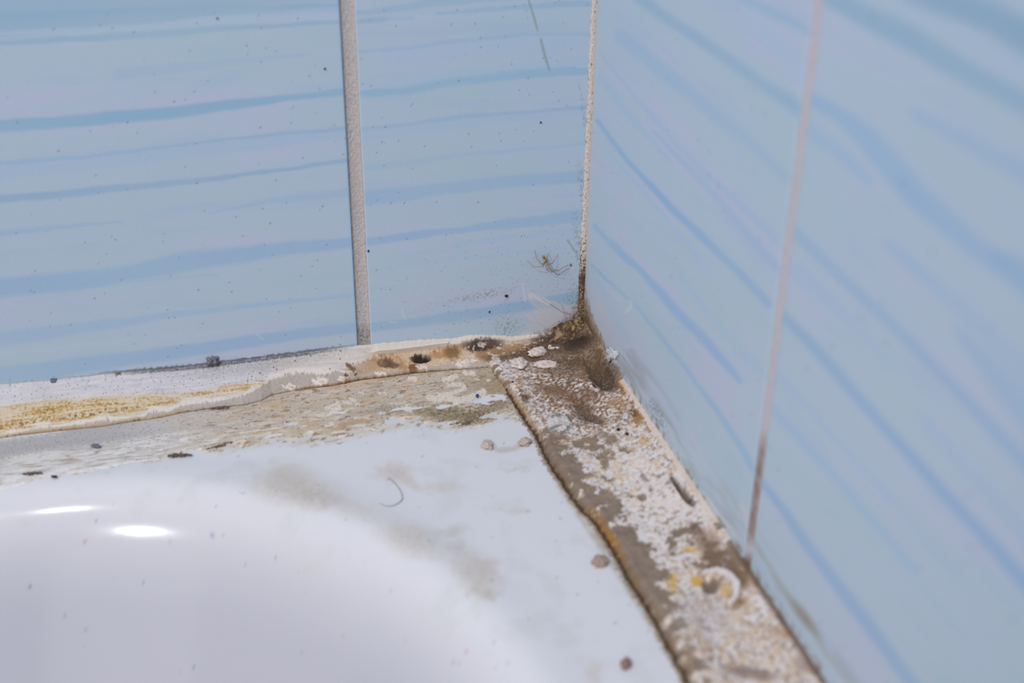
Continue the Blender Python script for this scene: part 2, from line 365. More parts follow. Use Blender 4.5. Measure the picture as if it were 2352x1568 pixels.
def wall_left():
    us = axis_grid([(-1400, -420, 20), (-420, -205, 3), (-205, GX[0] - .5, .45), (GX[0] - .5, GX[0], .12), (GX[0], GX[1], .5), (GX[1], GX[1] + .5, .12), (GX[1] + .5, -32, .42), (-32, 0.0, .25)])
    zs = axis_grid([(-13, -4, 1), (-4, 24, .25), (24, 135, .36), (135, 250, 3), (250, 1400, 20)])
    U, Z = np.meshgrid(us, zs, indexing='ij'); nu, nv = U.shape; u = U.ravel(); z = Z.ravel()
    joint = ((u > GX[0] - .01) & (u < GX[1] + .01))
    y = np.zeros_like(u)
    e = np.minimum(np.abs(u - GX[0]), np.abs(u - GX[1])); y = np.where(~joint, .35 * np.exp(-(e / .22) ** 2), 1.6)
    # other joints outside the frame
    P = np.stack([u, y, z], 1) / 1000.0
    X, Y = project(P)
    fine = (sstep(-290, -240, u) * (1 - sstep(130, 160, z)))
    c = tile_colour(u, z, X, Y, STR_L, 3, fine)
    nn = fbm(u, z, 1.0, 41, 4)
    w1 = fbm(u, z, 2.5, 43, 4); 
    # --- dirt: fine dust dots all over
    c = scatter([(4.2, 5, .26, .15, (96, 104, 120), .75), (9.0, 6, .4, .26, (110, 112, 118), .6), (6.5, 7, .3, .13, (80, 60, 50), .8)], c, u, z)
    near = sstep(-75, -20, u) * (1 - sstep(0, 60, z))
    d, rn = cells(u, z, 1.7, 15); c = mix(c, (92, 96, 104), (1 - sstep(.08, .17, d * 1.7)) * (rn < .45) * near * .8)
    # olive smudges
    for cx, cy, rx, ry, k in [(1120, 672, 55, 7, .45), (1085, 684, 60, 5, .4), (1165, 752, 22, 24, .45), (1320, 690, 14, 40, .5), (1335, 600, 8, 90, .5), (1338, 440, 7, 60, .5), (1346, 300, 5, 90, .35),
                              (560, 842, 60, 5, .5), (180, 868, 55, 6, .5), (330, 850, 80, 5, .45), (60, 876, 50, 4, .3)]:
        c = mix(c, (122, 118, 96), blob(X, Y, cx, cy, rx, ry, -8, .9) * sstep(-.1, .5, nn) * k)
    # scraped whitish fan beside the corner
    sd = poly_sd(X + w1 * 5, Y + nn * 3, [(1213, 670), (1240, 678), (1275, 692), (1338, 712), (1342, 750), (1290, 760), (1240, 772), (1188, 782), (1208, 755), (1215, 735), (1208, 722), (1228, 712), (1214, 690)])
    al = (X * .55 - Y * .83); ac = X * .83 + Y * .55
    st = fbm(al, ac, 3.0, 61, 4, sx=1, sy=14)
    c = mix(c, (206, 200, 203), sstep(-2, 3, sd) * (0.62 + .75 * st) * .85)
    c = mix(c, (214, 208, 206), sstep(-3, 2, poly_sd(X, Y + nn * 4, [(1212, 670), (1228, 676), (1262, 692), (1262, 702), (1232, 690), (1216, 686)])) * (.6 + st) * .8)
    # stray scratches
    for pts in [[(923, 708, 3), (926, 722, 4), (931, 730, 2)], [(895, 739, 3), (912, 741, 2)], [(590, 768, 2), (606, 780, 2)], [(556, 820, 2), (600, 816, 3)], [(1200, 650, 2), (1206, 690, 5)]]:
        c = mix(c, (204, 208, 218), band(X, Y, pts, .6) * .7)
    for pts in [[(1214, 0, 4), (1228, 45, 5), (1235, 70, 3)], [(1242, 90, 5), (1252, 130, 6), (1262, 160, 4)], [(1304, 552, 4), (1314, 566, 4), (1318, 574, 5), (1325, 580, 3), (1327, 594, 3)]]:
        c = mix(c, (128, 140, 136), band(X, Y + nn * 2, pts, .8) * .55)
    # brown grime creeping up the corner
    sd = poly_sd(X + w1 * 8, Y + nn * 9, [(1180, 800), (1232, 772), (1262, 760), (1290, 744), (1308, 728), (1325, 716), (1332, 690), (1337, 640), (1350, 640), (1350, 800)])
    c = mix(c, (136, 112, 88), sstep(-12, 0, sd) * (.55 + .5 * nn) * .8)
    c = mix(c, (84, 66, 48), sstep(0, 14, sd) * (.65 + .6 * w1))
    c = mix(c, (158, 128, 84), sstep(4, 12, sd) * sstep(.25, .6, fbm(u, z, 1.1, 88, 3)) * .7)
    c = mix(c, (52, 42, 34), blob(X, Y + nn * 6, 1305, 765, 45, 13, -10, .6) * (.75 + .5 * w1))
    # dirty rim along the tile foot
    ft = side(X, [(-200, 905), (0, 880), (300, 853), (400, 846), (600, 822), (824, 793)])
    k = blob(X, Y - ft, 520, 0, 260, 400, 0, .3) * (X < 826)
    c = mix(c, (88, 90, 98), (1 - sstep(1, 4.5, np.abs(Y - ft + 2 + nn * 3))) * k * .75)
    # grout colour (the joint is its own part; here only its bed)
    c = mix(c, (176, 168, 166), joint * 1.0)
    # thin lines at the tile edges: deeper blue on the left tile, paler on the right
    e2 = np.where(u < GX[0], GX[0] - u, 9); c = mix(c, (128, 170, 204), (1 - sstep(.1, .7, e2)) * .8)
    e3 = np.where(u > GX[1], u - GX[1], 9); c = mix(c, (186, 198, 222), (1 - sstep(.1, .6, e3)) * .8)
    me = grid_mesh('wall_left', P, nu, nv, c, flip=False)
    # solid backing behind the tile faces
    w = link('wall_left', me, M_TILE)
    set_tags(w, kind='structure')
    b = MB(); b.box((-1.4, .002, -.60), (.12, .12, 1.4)); b.build('plaster_backing', M_PLASTER, w, False)
    # the vertical joint
    us = axis_grid([(GX[0] - .05, GX[1] + .05, .2)]); zs = axis_grid([(-6, 130, .3), (130, 1400, 10)])
    U, Z = np.meshgrid(us, zs, indexing='ij'); nu, nv = U.shape; u = U.ravel(); z = Z.ravel()
    t = (u - GX[0]) / (GX[1] - GX[0])
    y = .28 + .35 * (1 - (2 * t - 1) ** 2) * 1.0 + fbm(u, z, .8, 71, 4) * .14
    P = np.stack([u, y, z], 1) / 1000.0; X, Y = project(P)
    n1 = fbm(u, z, .7, 72, 4); n2 = fbm(u, z, 9, 73, 3)
    c = np.tile(np.array((189, 180, 179), float), (len(u), 1))
    c = mix(c, (172, 163, 158), sstep(-.4, .6, n1) * .55 + .2 * n2)
    c = mix(c, (205, 197, 196), sstep(.2, .6, fbm(u, z, .5, 78, 2)) * .5)
    c = mix(c, (152, 140, 134), sstep(.35, .7, n1) * .6)
    c = mix(c, (150, 128, 112), (1 - sstep(.02, .16, t)) * .7)
    c = mix(c, (118, 114, 114), blob(X, Y, 834, 775, 30, 26, 0, .6) * (.5 + .6 * n1))
    me = grid_mesh('grout_line', P, nu, nv, c)
    link('grout_line', me, M_GROUT, w)
    # corner joint: a thin uneven bead running up where the walls meet
    zs = axis_grid([(-4, 75, .25), (75, 135, .3), (135, 1400, 10)]); ts = np.linspace(0, 1, 15)
    T, Z = np.meshgrid(ts, zs, indexing='ij'); nu, nv = T.shape; t = T.ravel(); z = Z.ravel()
    wl = 2.2 + .25 * fbm(z * 0, z, 6, 81, 3) - .5 * np.clip(z / 120, 0, 1); wr = .45
    n1 = fbm(t * 3, z, .9, 82, 4)
    x = -wl * (1 - t) + .05; y = -wr * t + .05
    bulge = np.sin(np.pi * t) * (.25 + .2 * n1)
    x = x - bulge * .5; y = y - bulge - .02
    P = np.stack([x, y, z], 1) / 1000.0; X, Y = project(P)
    c = np.tile(np.array((202, 190, 184), float), (len(x), 1))
    low = 1 - sstep(16, 48, z)
    c = mix(c, (222, 212, 206), sstep(0, .5, fbm(t * 3, z, .6, 84, 3)) * .6)
    c = mix(c, (122, 88, 58), sstep(.12, .42, n1 - .38 + .55 * low) * (.35 + .65 * low))
    c = mix(c, (104, 66, 40), sstep(.5, .62, n1) * .75)
    c = mix(c, (148, 108, 76), (1 - sstep(.0, .22, t)) * sstep(-.2, .4, fbm(t, z, 3, 85, 3) + low * .4) * .8)
    c = mix(c, (80, 74, 46), blob(X, Y, 1342, 642, 10, 14, 0, .6) * .9)
    c = mix(c, (84, 62, 44), (1 - sstep(12, 26, z)) * (.7 + .5 * n1))
    me = grid_mesh('grout_line', P, nu, nv, c, flip=True)
    o = link('grout_line', me, M_GROUT, w); o['label'] = 'thin cream corner joint speckled with brown mould'
    return w

def wall_right():
    vsY = axis_grid([(0.0, -60, .35), (-60, GY[1] + .4, .6), (GY[1] + .4, GY[1], .12), (GY[1], GY[0], .6), (GY[0], GY[0] - .4, .12), (GY[0] - .4, -300, .9), (-300, -1700, 20)])
    zs = axis_grid([(-13, -4, 1), (-4, 30, .35), (30, 165, .55), (165, 250, 4), (250, 1400, 20)])
    V, Z = np.meshgrid(vsY, zs, indexing='ij'); nu, nv = V.shape; v = V.ravel(); z = Z.ravel()
    joint = ((v > GY[0] - .01) & (v < GY[1] + .01))
    e = np.minimum(np.abs(v - GY[0]), np.abs(v - GY[1])); x = np.where(~joint, .35 * np.exp(-(e / .22) ** 2), 1.6)
    P = np.stack([x, v, z], 1) / 1000.0; X, Y = project(np.where(P == P, P, 0))
    ok = v > -300
    fine = (ok * (1 - sstep(180, 200, z))).astype(float)
    c = tile_colour(v, z, X, Y, STR_R, 203, fine)
    nn = fbm(v, z, 1.0, 241, 4); w1 = fbm(v, z, 2.5, 243, 4)
    c = scatter([(7.2, 5, .35, .18, (100, 112, 130), .6), (3.5, 9, .25, .13, (120, 130, 148), .6)], c, v, z)
    # scraped whitish haze next to the corner and along the strip
    al = X * .5 - Y * .86; ac = X * .86 + Y * .5
    st = fbm(ac, al, 3.0, 61, 4, sx=1, sy=16)
    sd = poly_sd(X + w1 * 6, Y + nn * 4, [(1352, 668), (1372, 668), (1392, 700), (1412, 745), (1425, 790), (1424, 830), (1400, 838), (1370, 790), (1356, 740)])
    c = mix(c, (190, 192, 206), sstep(-4, 8, sd) * (.55 + .8 * st) * .8)
    c = mix(c, (186, 200, 216), band(X, Y, [(1380, 640, 4), (1392, 660, 4), (1408, 678, 5), (1428, 688, 5), (1448, 691, 4)], .9) * .35)
    c = mix(c, (206, 212, 222), band(X, Y, [(1447, 690, 4), (1451, 698, 6), (1447, 708, 7), (1436, 717, 5)], .9) * .5)
    # grey green wipe marks a little above the strip, drawn out along it
    foot = side(Y, [])if False else np.interp(Y, [730, 850, 1150, 1300, 1568], [1341, 1420, 1620, 1722, 1905]) 
    off = X - foot
    hz = fbm(v, z, 6, 261, 4, sx=6)
    c = mix(c, (150, 156, 156), sstep(2, 18, off) * (1 - sstep(40, 90, off)) * sstep(-.2, .5, hz) * .55 * (Y > 800))
    c = mix(c, (128, 122, 106), (1 - sstep(2, 16, off + nn * 4)) * sstep(-.1, .4, w1) * .8 * (Y > 840))
    c = mix(c, (96, 96, 96), blob(X, Y, 1512, 962, 12, 46, -24, .5) * sstep(.1, .4, nn) * .8)
    c = mix(c, (192, 192, 202), band(X, Y + w1 * 6, [(1585, 990, 10), (1600, 1020, 14), (1612, 1050, 8)], .8) * .5)
    c = mix(c, (202, 202, 206), band(X, Y + nn * 2, [(1615, 1130, 5), (1650, 1180, 7), (1690, 1232, 6), (1700, 1246, 3)], .8) * .8)
    c = mix(c, (198, 196, 210), band(X, Y, [(1702, 1158, 10), (1712, 1185, 16), (1716, 1210, 8)], .8) * .8)
    c = mix(c, (136, 124, 104), blob(X, Y + nn * 8, 1850, 1420, 10, 50, -36, .8) * .6)
    # brown corner grime
    sd = poly_sd(X + w1 * 5, Y + nn * 6, [(1338, 660), (1348, 700), (1362, 740), (1385, 790), (1425, 860), (1395, 880), (1330, 800)])
    c = mix(c, (140, 112, 84), sstep(-7, 1, sd) * (.75 + .4 * nn))
    c = mix(c, (96, 74, 52), sstep(2, 12, sd) * .9)
    c = mix(c, (178, 164, 160), joint * 1.0)
    me = grid_mesh('wall_right', P, nu, nv, c, flip=False)
    w = link('wall_right', me, M_TILE); set_tags(w, kind='structure')
    b = MB(); b.box((.002, -1.7, -.60), (.12, .0, 1.4)); b.build('plaster_backing', M_PLASTER, w, False)
    ys = axis_grid([(GY[1] + .05, GY[0] - .05, .25)]); zs = axis_grid([(-6, 170, .4), (170, 1400, 10)])
    V, Z = np.meshgrid(ys, zs, indexing='ij'); nu, nv = V.shape; v = V.ravel(); z = Z.ravel()
    t = (v - GY[0]) / (GY[1] - GY[0]); x = .3 - .1 * (1 - (2 * t - 1) ** 2) + fbm(v, z, .8, 271, 4) * .1
    P = np.stack([x, v, z], 1) / 1000.0; X, Y = project(P)
    n1 = fbm(v, z, 3, 272, 4)
    c = np.tile(np.array((190, 186, 194), float), (len(v), 1))
    c = mix(c, (196, 186, 188), sstep(-.3, .4, n1) * .6)
    c = mix(c, (140, 116, 108), sstep(970, 1060, Y) * (1 - sstep(1225, 1260, Y)) * (.72 + .5 * n1))
    c = mix(c, (112, 84, 66), sstep(1262, 1300, Y) * .9)
    me = grid_mesh('grout_line', P, nu, nv, c, flip=False)
    link('grout_line', me, M_GROUT, w)
    return w

# ------------------------------------------------------------------ bathtub
def tub_height(x, y):
    # distance inside the bowl outline: a rounded rectangle
    x0, x1, y0, y1, R = -650.0, -65.0, -1540.0, -48.0, 118.0
    cx, cy = (x0 + x1) / 2, (y0 + y1) / 2; hx, hy = (x1 - x0) / 2 - R, (y1 - y0) / 2 - R
    qx = np.abs(x - cx) - hx; qy = np.abs(y - cy) - hy
    # rounder than a circle in the corner
    p = 2.0
    out = (np.maximum(qx, 0) ** p + np.maximum(qy, 0) ** p) ** (1 / p) + np.minimum(np.maximum(qx, qy), 0) - R
    d = -out
    s = np.clip(d, 0, None)
    # gentle roll, then the sloping side, then the bottom
    s = np.clip(d + 10, 0, None)
    prof = np.where(s < 20, s * s / 40 * 1.2, 12.0 + (s - 20) * 1.2)
    prof = np.where(prof > 300, 300 + 40 * (1 - np.exp(-(prof - 300) / 40)), prof)
    z = ZT - prof
    # a soft raised lip around the bowl
    z = z + .7 * np.exp(-((d + 11) / 8.0) ** 2)
    return z, d
def tub():
    xs = axis_grid([(-720, -320, 14), (-320, -200, 3), (-200, 0.0, .55)])
    ys = axis_grid([(-1600, -420, 22), (-420, -260, 4), (-260, 0.0, .7)])
    XX, YY = np.meshgrid(xs, ys, indexing='ij'); nu, nv = XX.shape; x = XX.ravel(); y = YY.ravel()
    z, d = tub_height(x, y)
    P = np.stack([x, y, z], 1) / 1000.0; X, Y = project(P)
    vis = (y > -262)
    n1 = fbm(x, y, 5, 301, 4); n2 = fbm(x, y, 14, 302, 4); n3 = fbm(x, y, 1.6, 303, 4)
    c = np.tile(np.array((214, 212, 218), float), (len(x), 1))
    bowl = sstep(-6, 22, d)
    c = mix(c, (181, 180, 192), bowl)  # bowl coloured darker than the rim to offset the stronger lamp light there
    c = mix(c, (196, 196, 195), sstep(.1, .6, n2) * .3 * (1 - bowl))
    c0 = c.copy()
    for cx_, cy_, rx, ry, an, col_, k in [
            (680, 1125, 95, 36, 8, (189, 175, 162), .9), (735, 1145, 60, 18, 10, (180, 167, 154), .6), (660, 1090, 50, 30, 0, (197, 184, 171), .7),
            (905, 1082, 36, 20, 0, (197, 178, 165), .75), (935, 1105, 28, 10, 30, (197, 180, 167), .7), (1015, 1118, 50, 14, -4, (197, 180, 169), .55),
            (945, 1238, 66, 34, 20, (185, 172, 158), .8), (1035, 1216, 34, 12, -10, (187, 174, 163), .6), (1050, 1252, 24, 16, 0, (185, 172, 162), .7),
            (1090, 1315, 60, 36, 40, (187, 173, 160), .85), (1130, 1300, 26, 18, 0, (195, 176, 163), .6), (1120, 1365, 26, 10, 10, (178, 165, 153), .7),
            (830, 1175, 60, 22, 8, (193, 180, 169), .5), (1185, 1078, 26, 4, -6, (197, 171, 144), .9), (1180, 1172, 30, 6, 0, (193, 176, 162), .5),
            (1210, 1172, 6, 5, 0, (173, 156, 144), .7), (1365, 1540, 26, 22, 0, (193, 176, 154), .6), (700, 1306, 26, 5, 0, (197, 184, 171), .5),
            (70, 1204, 16, 7, 0, (206, 189, 180), .6), (1086, 1372, 8, 6, 0, (173, 165, 165), .6), (833, 1288, 6, 5, 0, (187, 167, 158), .6)]:
        c = mix(c, col_, blob(X + n1 * 22, Y + n1 * 12, cx_, cy_, rx, ry, an, .75) * k * (.8 + .4 * n3) * .72)
    # smear between the two crumbs by the corner
    c = mix(c, (186, 172, 164), band(X, Y + n3 * 4, [(1125, 1026, 10), (1150, 1034, 12), (1180, 1030, 10), (1208, 1016, 14)], .8) * .7)
    c = mix(c, (202, 200, 194), blob(X, Y, 1150, 1000, 70, 40, 0, .8) * .25)
    # brown fringe where the smear on the rim ends
    ed = side(X, [(-300, 1180), (0, 1122), (110, 1094), (300, 1062), (400, 1048), (540, 1022), (620, 1005), (700, 1010), (830, 985), (950, 965), (1050, 975), (1150, 950), (1200, 950)])
    f = sstep(-30, 2, Y - ed) * (1 - sstep(4, 24, Y - ed + n3 * 8)) * (X < 1200) * (X > 500)
    c = mix(c, (196, 188, 172), f * (.5 + .6 * n1))
    c = mix(c, (152, 120, 88), f * sstep(.32, .5, fbm(x, y, 1.5, 333, 3, sx=2)) * .8)
    # dirty fringe at the foot of the strip on the right
    sm = np.interp(Y, [845, 900, 960, 1050, 1120, 1260, 1420, 1568], [1130, 1178, 1210, 1255, 1290, 1385, 1488, 1580])
    c = mix(c, (168, 156, 138), sstep(-16, -2, X - sm + n3 * 4) * vis * (Y > 900) * (.5 + .4 * n1))
    # specks
    for size, seed, keep, r, colr, k in [(17, 401, .5, .3, (140, 142, 158), .7), (9, 402, .3, .2, (176, 160, 166), .7), (23, 403, .5, .4, (176, 180, 192), .7)]:
        dd, rn = cells(x, y, size, seed); c = mix(c, colr, (1 - sstep(r * .5, r * 1.6, dd * size)) * (rn < keep) * k)
    for sx_, sy_, r, colr in [(488, 1230, 3.5, (92, 100, 150)), (1070, 1495, 3, (190, 130, 135)), (68, 1346, 3, (120, 130, 160)), (150, 1415, 3, (140, 145, 160)), (445, 1530, 3, (130, 134, 150)), (195, 1243, 3, (190, 150, 160))]:
        c = mix(c, colr, blob(X, Y, sx_, sy_, r, r, 0, .5) * .9)
    c = np.where(vis[:, None], c, c0)
    # outer apron on the room side
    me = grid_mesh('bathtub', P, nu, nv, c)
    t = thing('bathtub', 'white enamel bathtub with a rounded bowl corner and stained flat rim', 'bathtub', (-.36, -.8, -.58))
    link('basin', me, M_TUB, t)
    b = MB(); b.box((-.722, -1.602, -.58), (-.716, -.0, -.0105)); b.box((-.716, -1.602, -.58), (0, -1.597, -.0105))
    a = b.build('apron', material('plain_enamel', (208, 212, 222), rough=.3, grain=0), t, False)
    return t

# ------------------------------------------------------------------ sealant strip under the left wall
CRACK = [(-300, 1052), (0, 1003), (60, 995), (150, 985), (210, 979), (235, 977), (300, 966), (360, 958), (420, 945), (470, 938), (520, 932), (560, 928), (600, 918), (625, 905), (680, 893), (720, 888), (760, 884), (830, 870), (900, 862), (945, 855), (1000, 850), (1060, 846), (1130, 840), (1230, 828), (1345, 806)]
TOPE = [(-300, 912), (0, 881), (110, 872), (240, 858), (340, 850), (420, 844), (500, 836), (600, 822), (700, 810), (824, 793), (850, 792), (870, 789), (905, 786), (960, 781), (1050, 776), (1085, 769), (1130, 770), (1180, 772), (1230, 768), (1345, 748)]
ENDE = [(-300, 1190), (0, 1126), (40, 1112), (110, 1095), (200, 1080), (300, 1064), (400, 1046), (470, 1034), (545, 1020), (600, 1006), (700, 1000), (780, 1008), (850, 992), (900, 955), (960, 958), (1010, 974), (1060, 976), (1110, 966), (1150, 948), (1200, 935), (1260, 930)]
def strip_left():
    xs = axis_grid([(-700, -300, 10), (-300, -205, 1.2), (-205, -33, .16), (-33, -.5, .2)])
    # across: uniform parameter, denser on the bead
    tb = np.linspace(0, 1, 90); ts = np.linspace(1, 2, 140)[1:]
    tt = np.concatenate([[-.05], tb, ts])
    U, T = np.meshgrid(xs, tt, indexing='ij'); nu, nv = U.shape; u = U.ravel(); t = T.ravel()
    # crack and top positions in the place, as functions of x
    def curve(pts, axis, val):
        q = np.array([at(px, py, axis, val / 1000.0) * 1000 for px, py in pts]); return q[:, 0], q
    cx, cq = curve(CRACK, 2, ZT + 1.2); tx, tq = curve(TOPE, 1, -.4); ex, eq = curve(ENDE, 2, ZT)
    yc = np.interp(u, cx, cq[:, 1]); zt = np.interp(u, tx, tq[:, 2]); ye = np.interp(u, ex, eq[:, 1]) - 3.0
    zt = np.minimum(zt, 4.0) + fbm(u, u * 0, 1.5, 500, 3) * .22 * np.exp(-np.clip(t, 0, 1) * 14)
    tb_ = np.clip(t, 0, 1); ts_ = np.clip(t - 1, 0, 1)
    y = -.25 + (yc + .25) * tb_ + (ye - yc) * ts_
    y = np.where(t < 0, .4, y)
    zb = zt - .25 + (ZT + 1.2 - zt + .25) * (tb_ ** .92)
    # ridge under the lip on the right part, hollow under it
    zt0, _ = tub_height(u, y)
    z = np.where(t <= 1, zb, zt0 + .35)
    P = np.stack([u, y, z], 1) / 1000.0; X, Y = project(P)
    yy = y
    n1 = fbm(u, yy, 1.2, 501, 4); n2 = fbm(u, yy, 3.5, 502, 4, sx=2.5); n3 = fbm(u, yy, .5, 503, 4, sx=1.6); streak = fbm(u, yy * 1.0, .7, 504, 4, sx=16); big = fbm(u, yy, 9, 505, 3, sx=2)
    bead = t <= 1.0
    ycr = side(X, CRACK); ytop = side(X, TOPE); yend = side(X, ENDE)
    # ---------------- colours of the bead
    c = np.tile(np.array((206, 203, 211), float), (len(u), 1))
    cream = sstep(540, 680, X + n2 * 30)
    c = mix(c, (216, 208, 204), cream)
    c = mix(c, (184, 182, 190), sstep(.1, .6, streak) * .45)
    c = mix(c, (226, 222, 226), sstep(.15, .6, -streak) * .45)
    # grey wash below the tile foot, x 480..720
    g = blob(X, Y - ytop, 600, 10, 170, 22, 0, .7)
    c = mix(c, (158, 158, 162), g * (.6 + .6 * n3) * .8)
    # dark specks
    dd, rn = cells(u / 1.4, yy, 1.1, 510); sp = (1 - sstep(.06, .17, dd * 1.1)) * (rn < .42)
    c = mix(c, (74, 78, 96), sp * (X < 640) * .8)
    dd, rn = cells(u, yy, 2.6, 512); c = mix(c, (96, 72, 58), (1 - sstep(.14, .27, dd * 2.6)) * (rn < .5) * (X > 560) * .8)
    # yellow stain band
    ym = side(X, [(-300, 998), (0, 972), (80, 955), (160, 945), (250, 936), (330, 925), (430, 912), (520, 896), (600, 884), (690, 868), (760, 862), (850, 850)])
    yw = side(X, [(-300, 30), (0, 28), (160, 22), (250, 20), (330, 16), (430, 11), (600, 9), (700, 8), (850, 5)])
    yw = yw * 1.2; stn = 1 - sstep(.45, 1.25, np.abs(Y - ym + n2 * 4) / yw)
    st2 = 1 - sstep(.8, 1.7, np.abs(Y - ym - 4) / yw)
    wk = side(X, [(-300, .9), (0, 1), (330, 1), (420, .6), (600, .62), (760, .4), (850, .3)])
    c = mix(c, (214, 196, 166), st2 * wk * .75)
    yel = sstep(-.25, .5, n3 * .6 + n1 * .4 + streak * .5 + n2 * .3 + .08) * stn * wk
    c = mix(c, (196, 158, 92), yel * .9)
    c = mix(c, (150, 108, 56), sstep(.22, .6, n3 + streak * .5 + n2 * .3) * stn * wk * .85)
    c = mix(c, (112, 78, 48), (1 - sstep(.3, 1.0, np.abs(Y - (ym + 15 - X * .02)) / 7)) * sstep(.15, .5, n1) * (X < 330) * .75)
    # orange tinted streaks in the middle part
    c = mix(c, (206, 160, 118), (1 - sstep(.3, 1, np.abs(Y - side(X, [(520, 892), (600, 880), (700, 862), (770, 858), (820, 850)])) / 10)) * sstep(-.1, .4, streak) * (X > 500) * (X < 830) * .6)
    # white torn edge along the crack, grey mortar below it
    dtop = ycr - Y      # px above the crack
    wg = side(X, [(-300, 4), (0, 3), (60, 3), (100, 8), (140, 3), (240, 12), (270, 3), (330, 4), (350, 14), (390, 6), (420, 14), (500, 12), (560, 18), (600, 28), (660, 36), (700, 34), (740, 26), (770, 30), (800, 16), (830, 20), (870, 14), (930, 10), (1000, 12), (1060, 18), (1130, 12)])
    edge_n = n1 * 6 + n3 * 3
    wht = sstep(0, 2, dtop - wg + edge_n) * (1 - sstep(5, 16, dtop - wg + n2 * 14 + streak * 6))
    c = mix(c, (224, 219, 217), wht * .8 * (X < 960) * sstep(-.5, 0, n2 + .3))
    mort = (1 - sstep(-1.5, 1.0, dtop - wg + edge_n)) * bead
    c = mix(c, (184, 174, 168), mort)
    c = mix(c, (160, 150, 144), mort * sstep(.1, .6, n3) * .7)
    # lip of cream sealant right of the joint and stained hollow below it
    lipb = side(X, [(820, 796), (850, 812), (905, 808), (960, 801), (1010, 794), (1060, 790), (1120, 782), (1180, 784), (1240, 776)])
    right = sstep(815, 875, X + n2 * 30)
    lip = right * (1 - sstep(-2, 2, Y - lipb - n2 * 2))
    hollow = right * sstep(-1, 3, Y - lipb - n2 * 2) * (1 - mort) * bead
    c = mix(c, (204, 178, 150), hollow * .95)
    c = mix(c, (176, 138, 100), hollow * sstep(-.1, .5, n2 + n1 * .6) * .85)
    c = mix(c, (222, 200, 176), hollow * sstep(.15, .5, n3 - n2 * .5) * .7)
    c = mix(c, (222, 211, 203), lip * .95)
    rid = (1 - sstep(1, 4, np.abs(Y - lipb + 4))) * right * (X < 1030)
    c = mix(c, (232, 224, 218), rid * .8)
    for cx_, cy_, rx, ry, an, col_, k in [
            (885, 829, 17, 11, 0, (84, 66, 50), .95), (900, 836, 18, 8, 10, (100, 74, 54), .8), (968, 821, 21, 9, -4, (38, 30, 24), 1), (955, 816, 12, 6, 0, (50, 38, 28), .9),
            (948, 845, 12, 9, -50, (112, 76, 46), .8), (802, 841, 10, 5, 30, (110, 80, 58), .85), (812, 848, 8, 4, 0, (92, 70, 50), .8), (793, 861, 6, 3, -20, (110, 72, 44), .9), (818, 860, 5, 3, 0, (90, 64, 44), .9),
            (850, 838, 40, 14, -15, (168, 130, 98), .6), (1040, 808, 18, 14, 0, (120, 88, 56), .75), (1110, 790, 44, 12, -3, (88, 68, 62), .9), (1100, 796, 26, 8, -4, (66, 50, 50), .85), (1130, 812, 44, 12, 0, (150, 116, 84), .8),
            (1150, 822, 40, 10, 0, (110, 84, 60), .8), (1220, 812, 60, 16, -6, (92, 72, 54), .85), (1180, 800, 60, 12, -10, (150, 118, 84), .7), (1300, 780, 80, 24, -8, (70, 54, 42), .9), (1010, 812, 20, 8, 0, (160, 120, 74), .6)]:
        c = mix(c, col_, blob(X + n1 * 6, Y + n1 * 5, cx_, cy_, rx, ry, an, .4) * k * bead)
    # pale flakes in the stained part
    fl = sstep(.28, .4, fbm(u, yy, 1.6, 530, 4, sx=2.0)) * sstep(1035, 1060, X) * (1 - lip) * bead
    c = mix(c, (214, 198, 186), fl * .85)
    # top edge: dark dirt line in x 330..720, thin grey edge elsewhere
    de = Y - ytop
    c = mix(c, (92, 94, 100), (1 - sstep(1, 5 + 3 * n1, np.abs(de - 3))) * blob(X, Y * 0, 530, 0, 230, 1, 0, .3) * (.7 + .5 * n3))
    c = mix(c, (120, 118, 118), (1 - sstep(.5, 2.5, de)) * (X < 700) * .5)
    # ---------------- the smear on the rim
    rim = ~bead
    cs = np.tile(np.array((202, 197, 193), float), (len(u), 1))
    frac = np.clip((Y - ycr) / np.maximum(yend - ycr, 1), -1, 2)
    left = 1 - sstep(330, 620, X + n2 * 40)
    grey = left * (1 - .8 * sstep(200, 420, X)) * (1 - sstep(.30, .48, frac + n1 * .06 - .0001 * X))
    cs = mix(cs, (174, 173, 176), grey * (.8 + .4 * n3))
    wf = 1 - sstep(0, .14, frac + n1 * .05 - .02)
    cs = mix(cs, (226, 223, 222), wf * (X < 150 + n1 * 30) * 1.0)
    dd, rn = cells(u, yy, 1.1, 540); cs = mix(cs, (86, 88, 100), (1 - sstep(.07, .2, dd * 1.1)) * (rn < .4) * grey * (1 - wf) * .8)
    # white flaky paint on the far left
    flk = fbm(u, yy, 4.5, 541, 5, sx=4.5) + .15 * n3
    wp = left * sstep(.40, .50, frac + n1 * .07) * sstep(-.36, -.22, flk)
    cs = mix(cs, (222, 219, 217), wp)
    cs = mix(cs, (166, 146, 128), left * sstep(.42, .5, frac) * (1 - sstep(.0, .12, np.abs(fbm(u, yy, 3.0, 545, 3, sx=8) - .05))) * .8)
    cs = mix(cs, (198, 190, 178), left * sstep(.45, .55, frac) * sstep(.3, .4, fbm(u, yy, 2.2, 546, 4, sx=3)) * .9)
    # beige middle
    mid = 1 - left
    cs = mix(cs, (206, 199, 188), mid * sstep(-.3, .5, big) * .6)
    cs = mix(cs, (188, 180, 173), mid * sstep(.0, .5, n1) * .45)
    cs = mix(cs, (206, 212, 222), mid * sstep(.18, .4, fbm(u, yy, 5, 550, 4, sx=3)) * sstep(.35, .7, frac) * .75)
    cs = mix(cs, (216, 214, 212), mid * sstep(.34, .42, fbm(u, yy, 2.4, 551, 4, sx=3.2)) * (frac < .9) * .7)
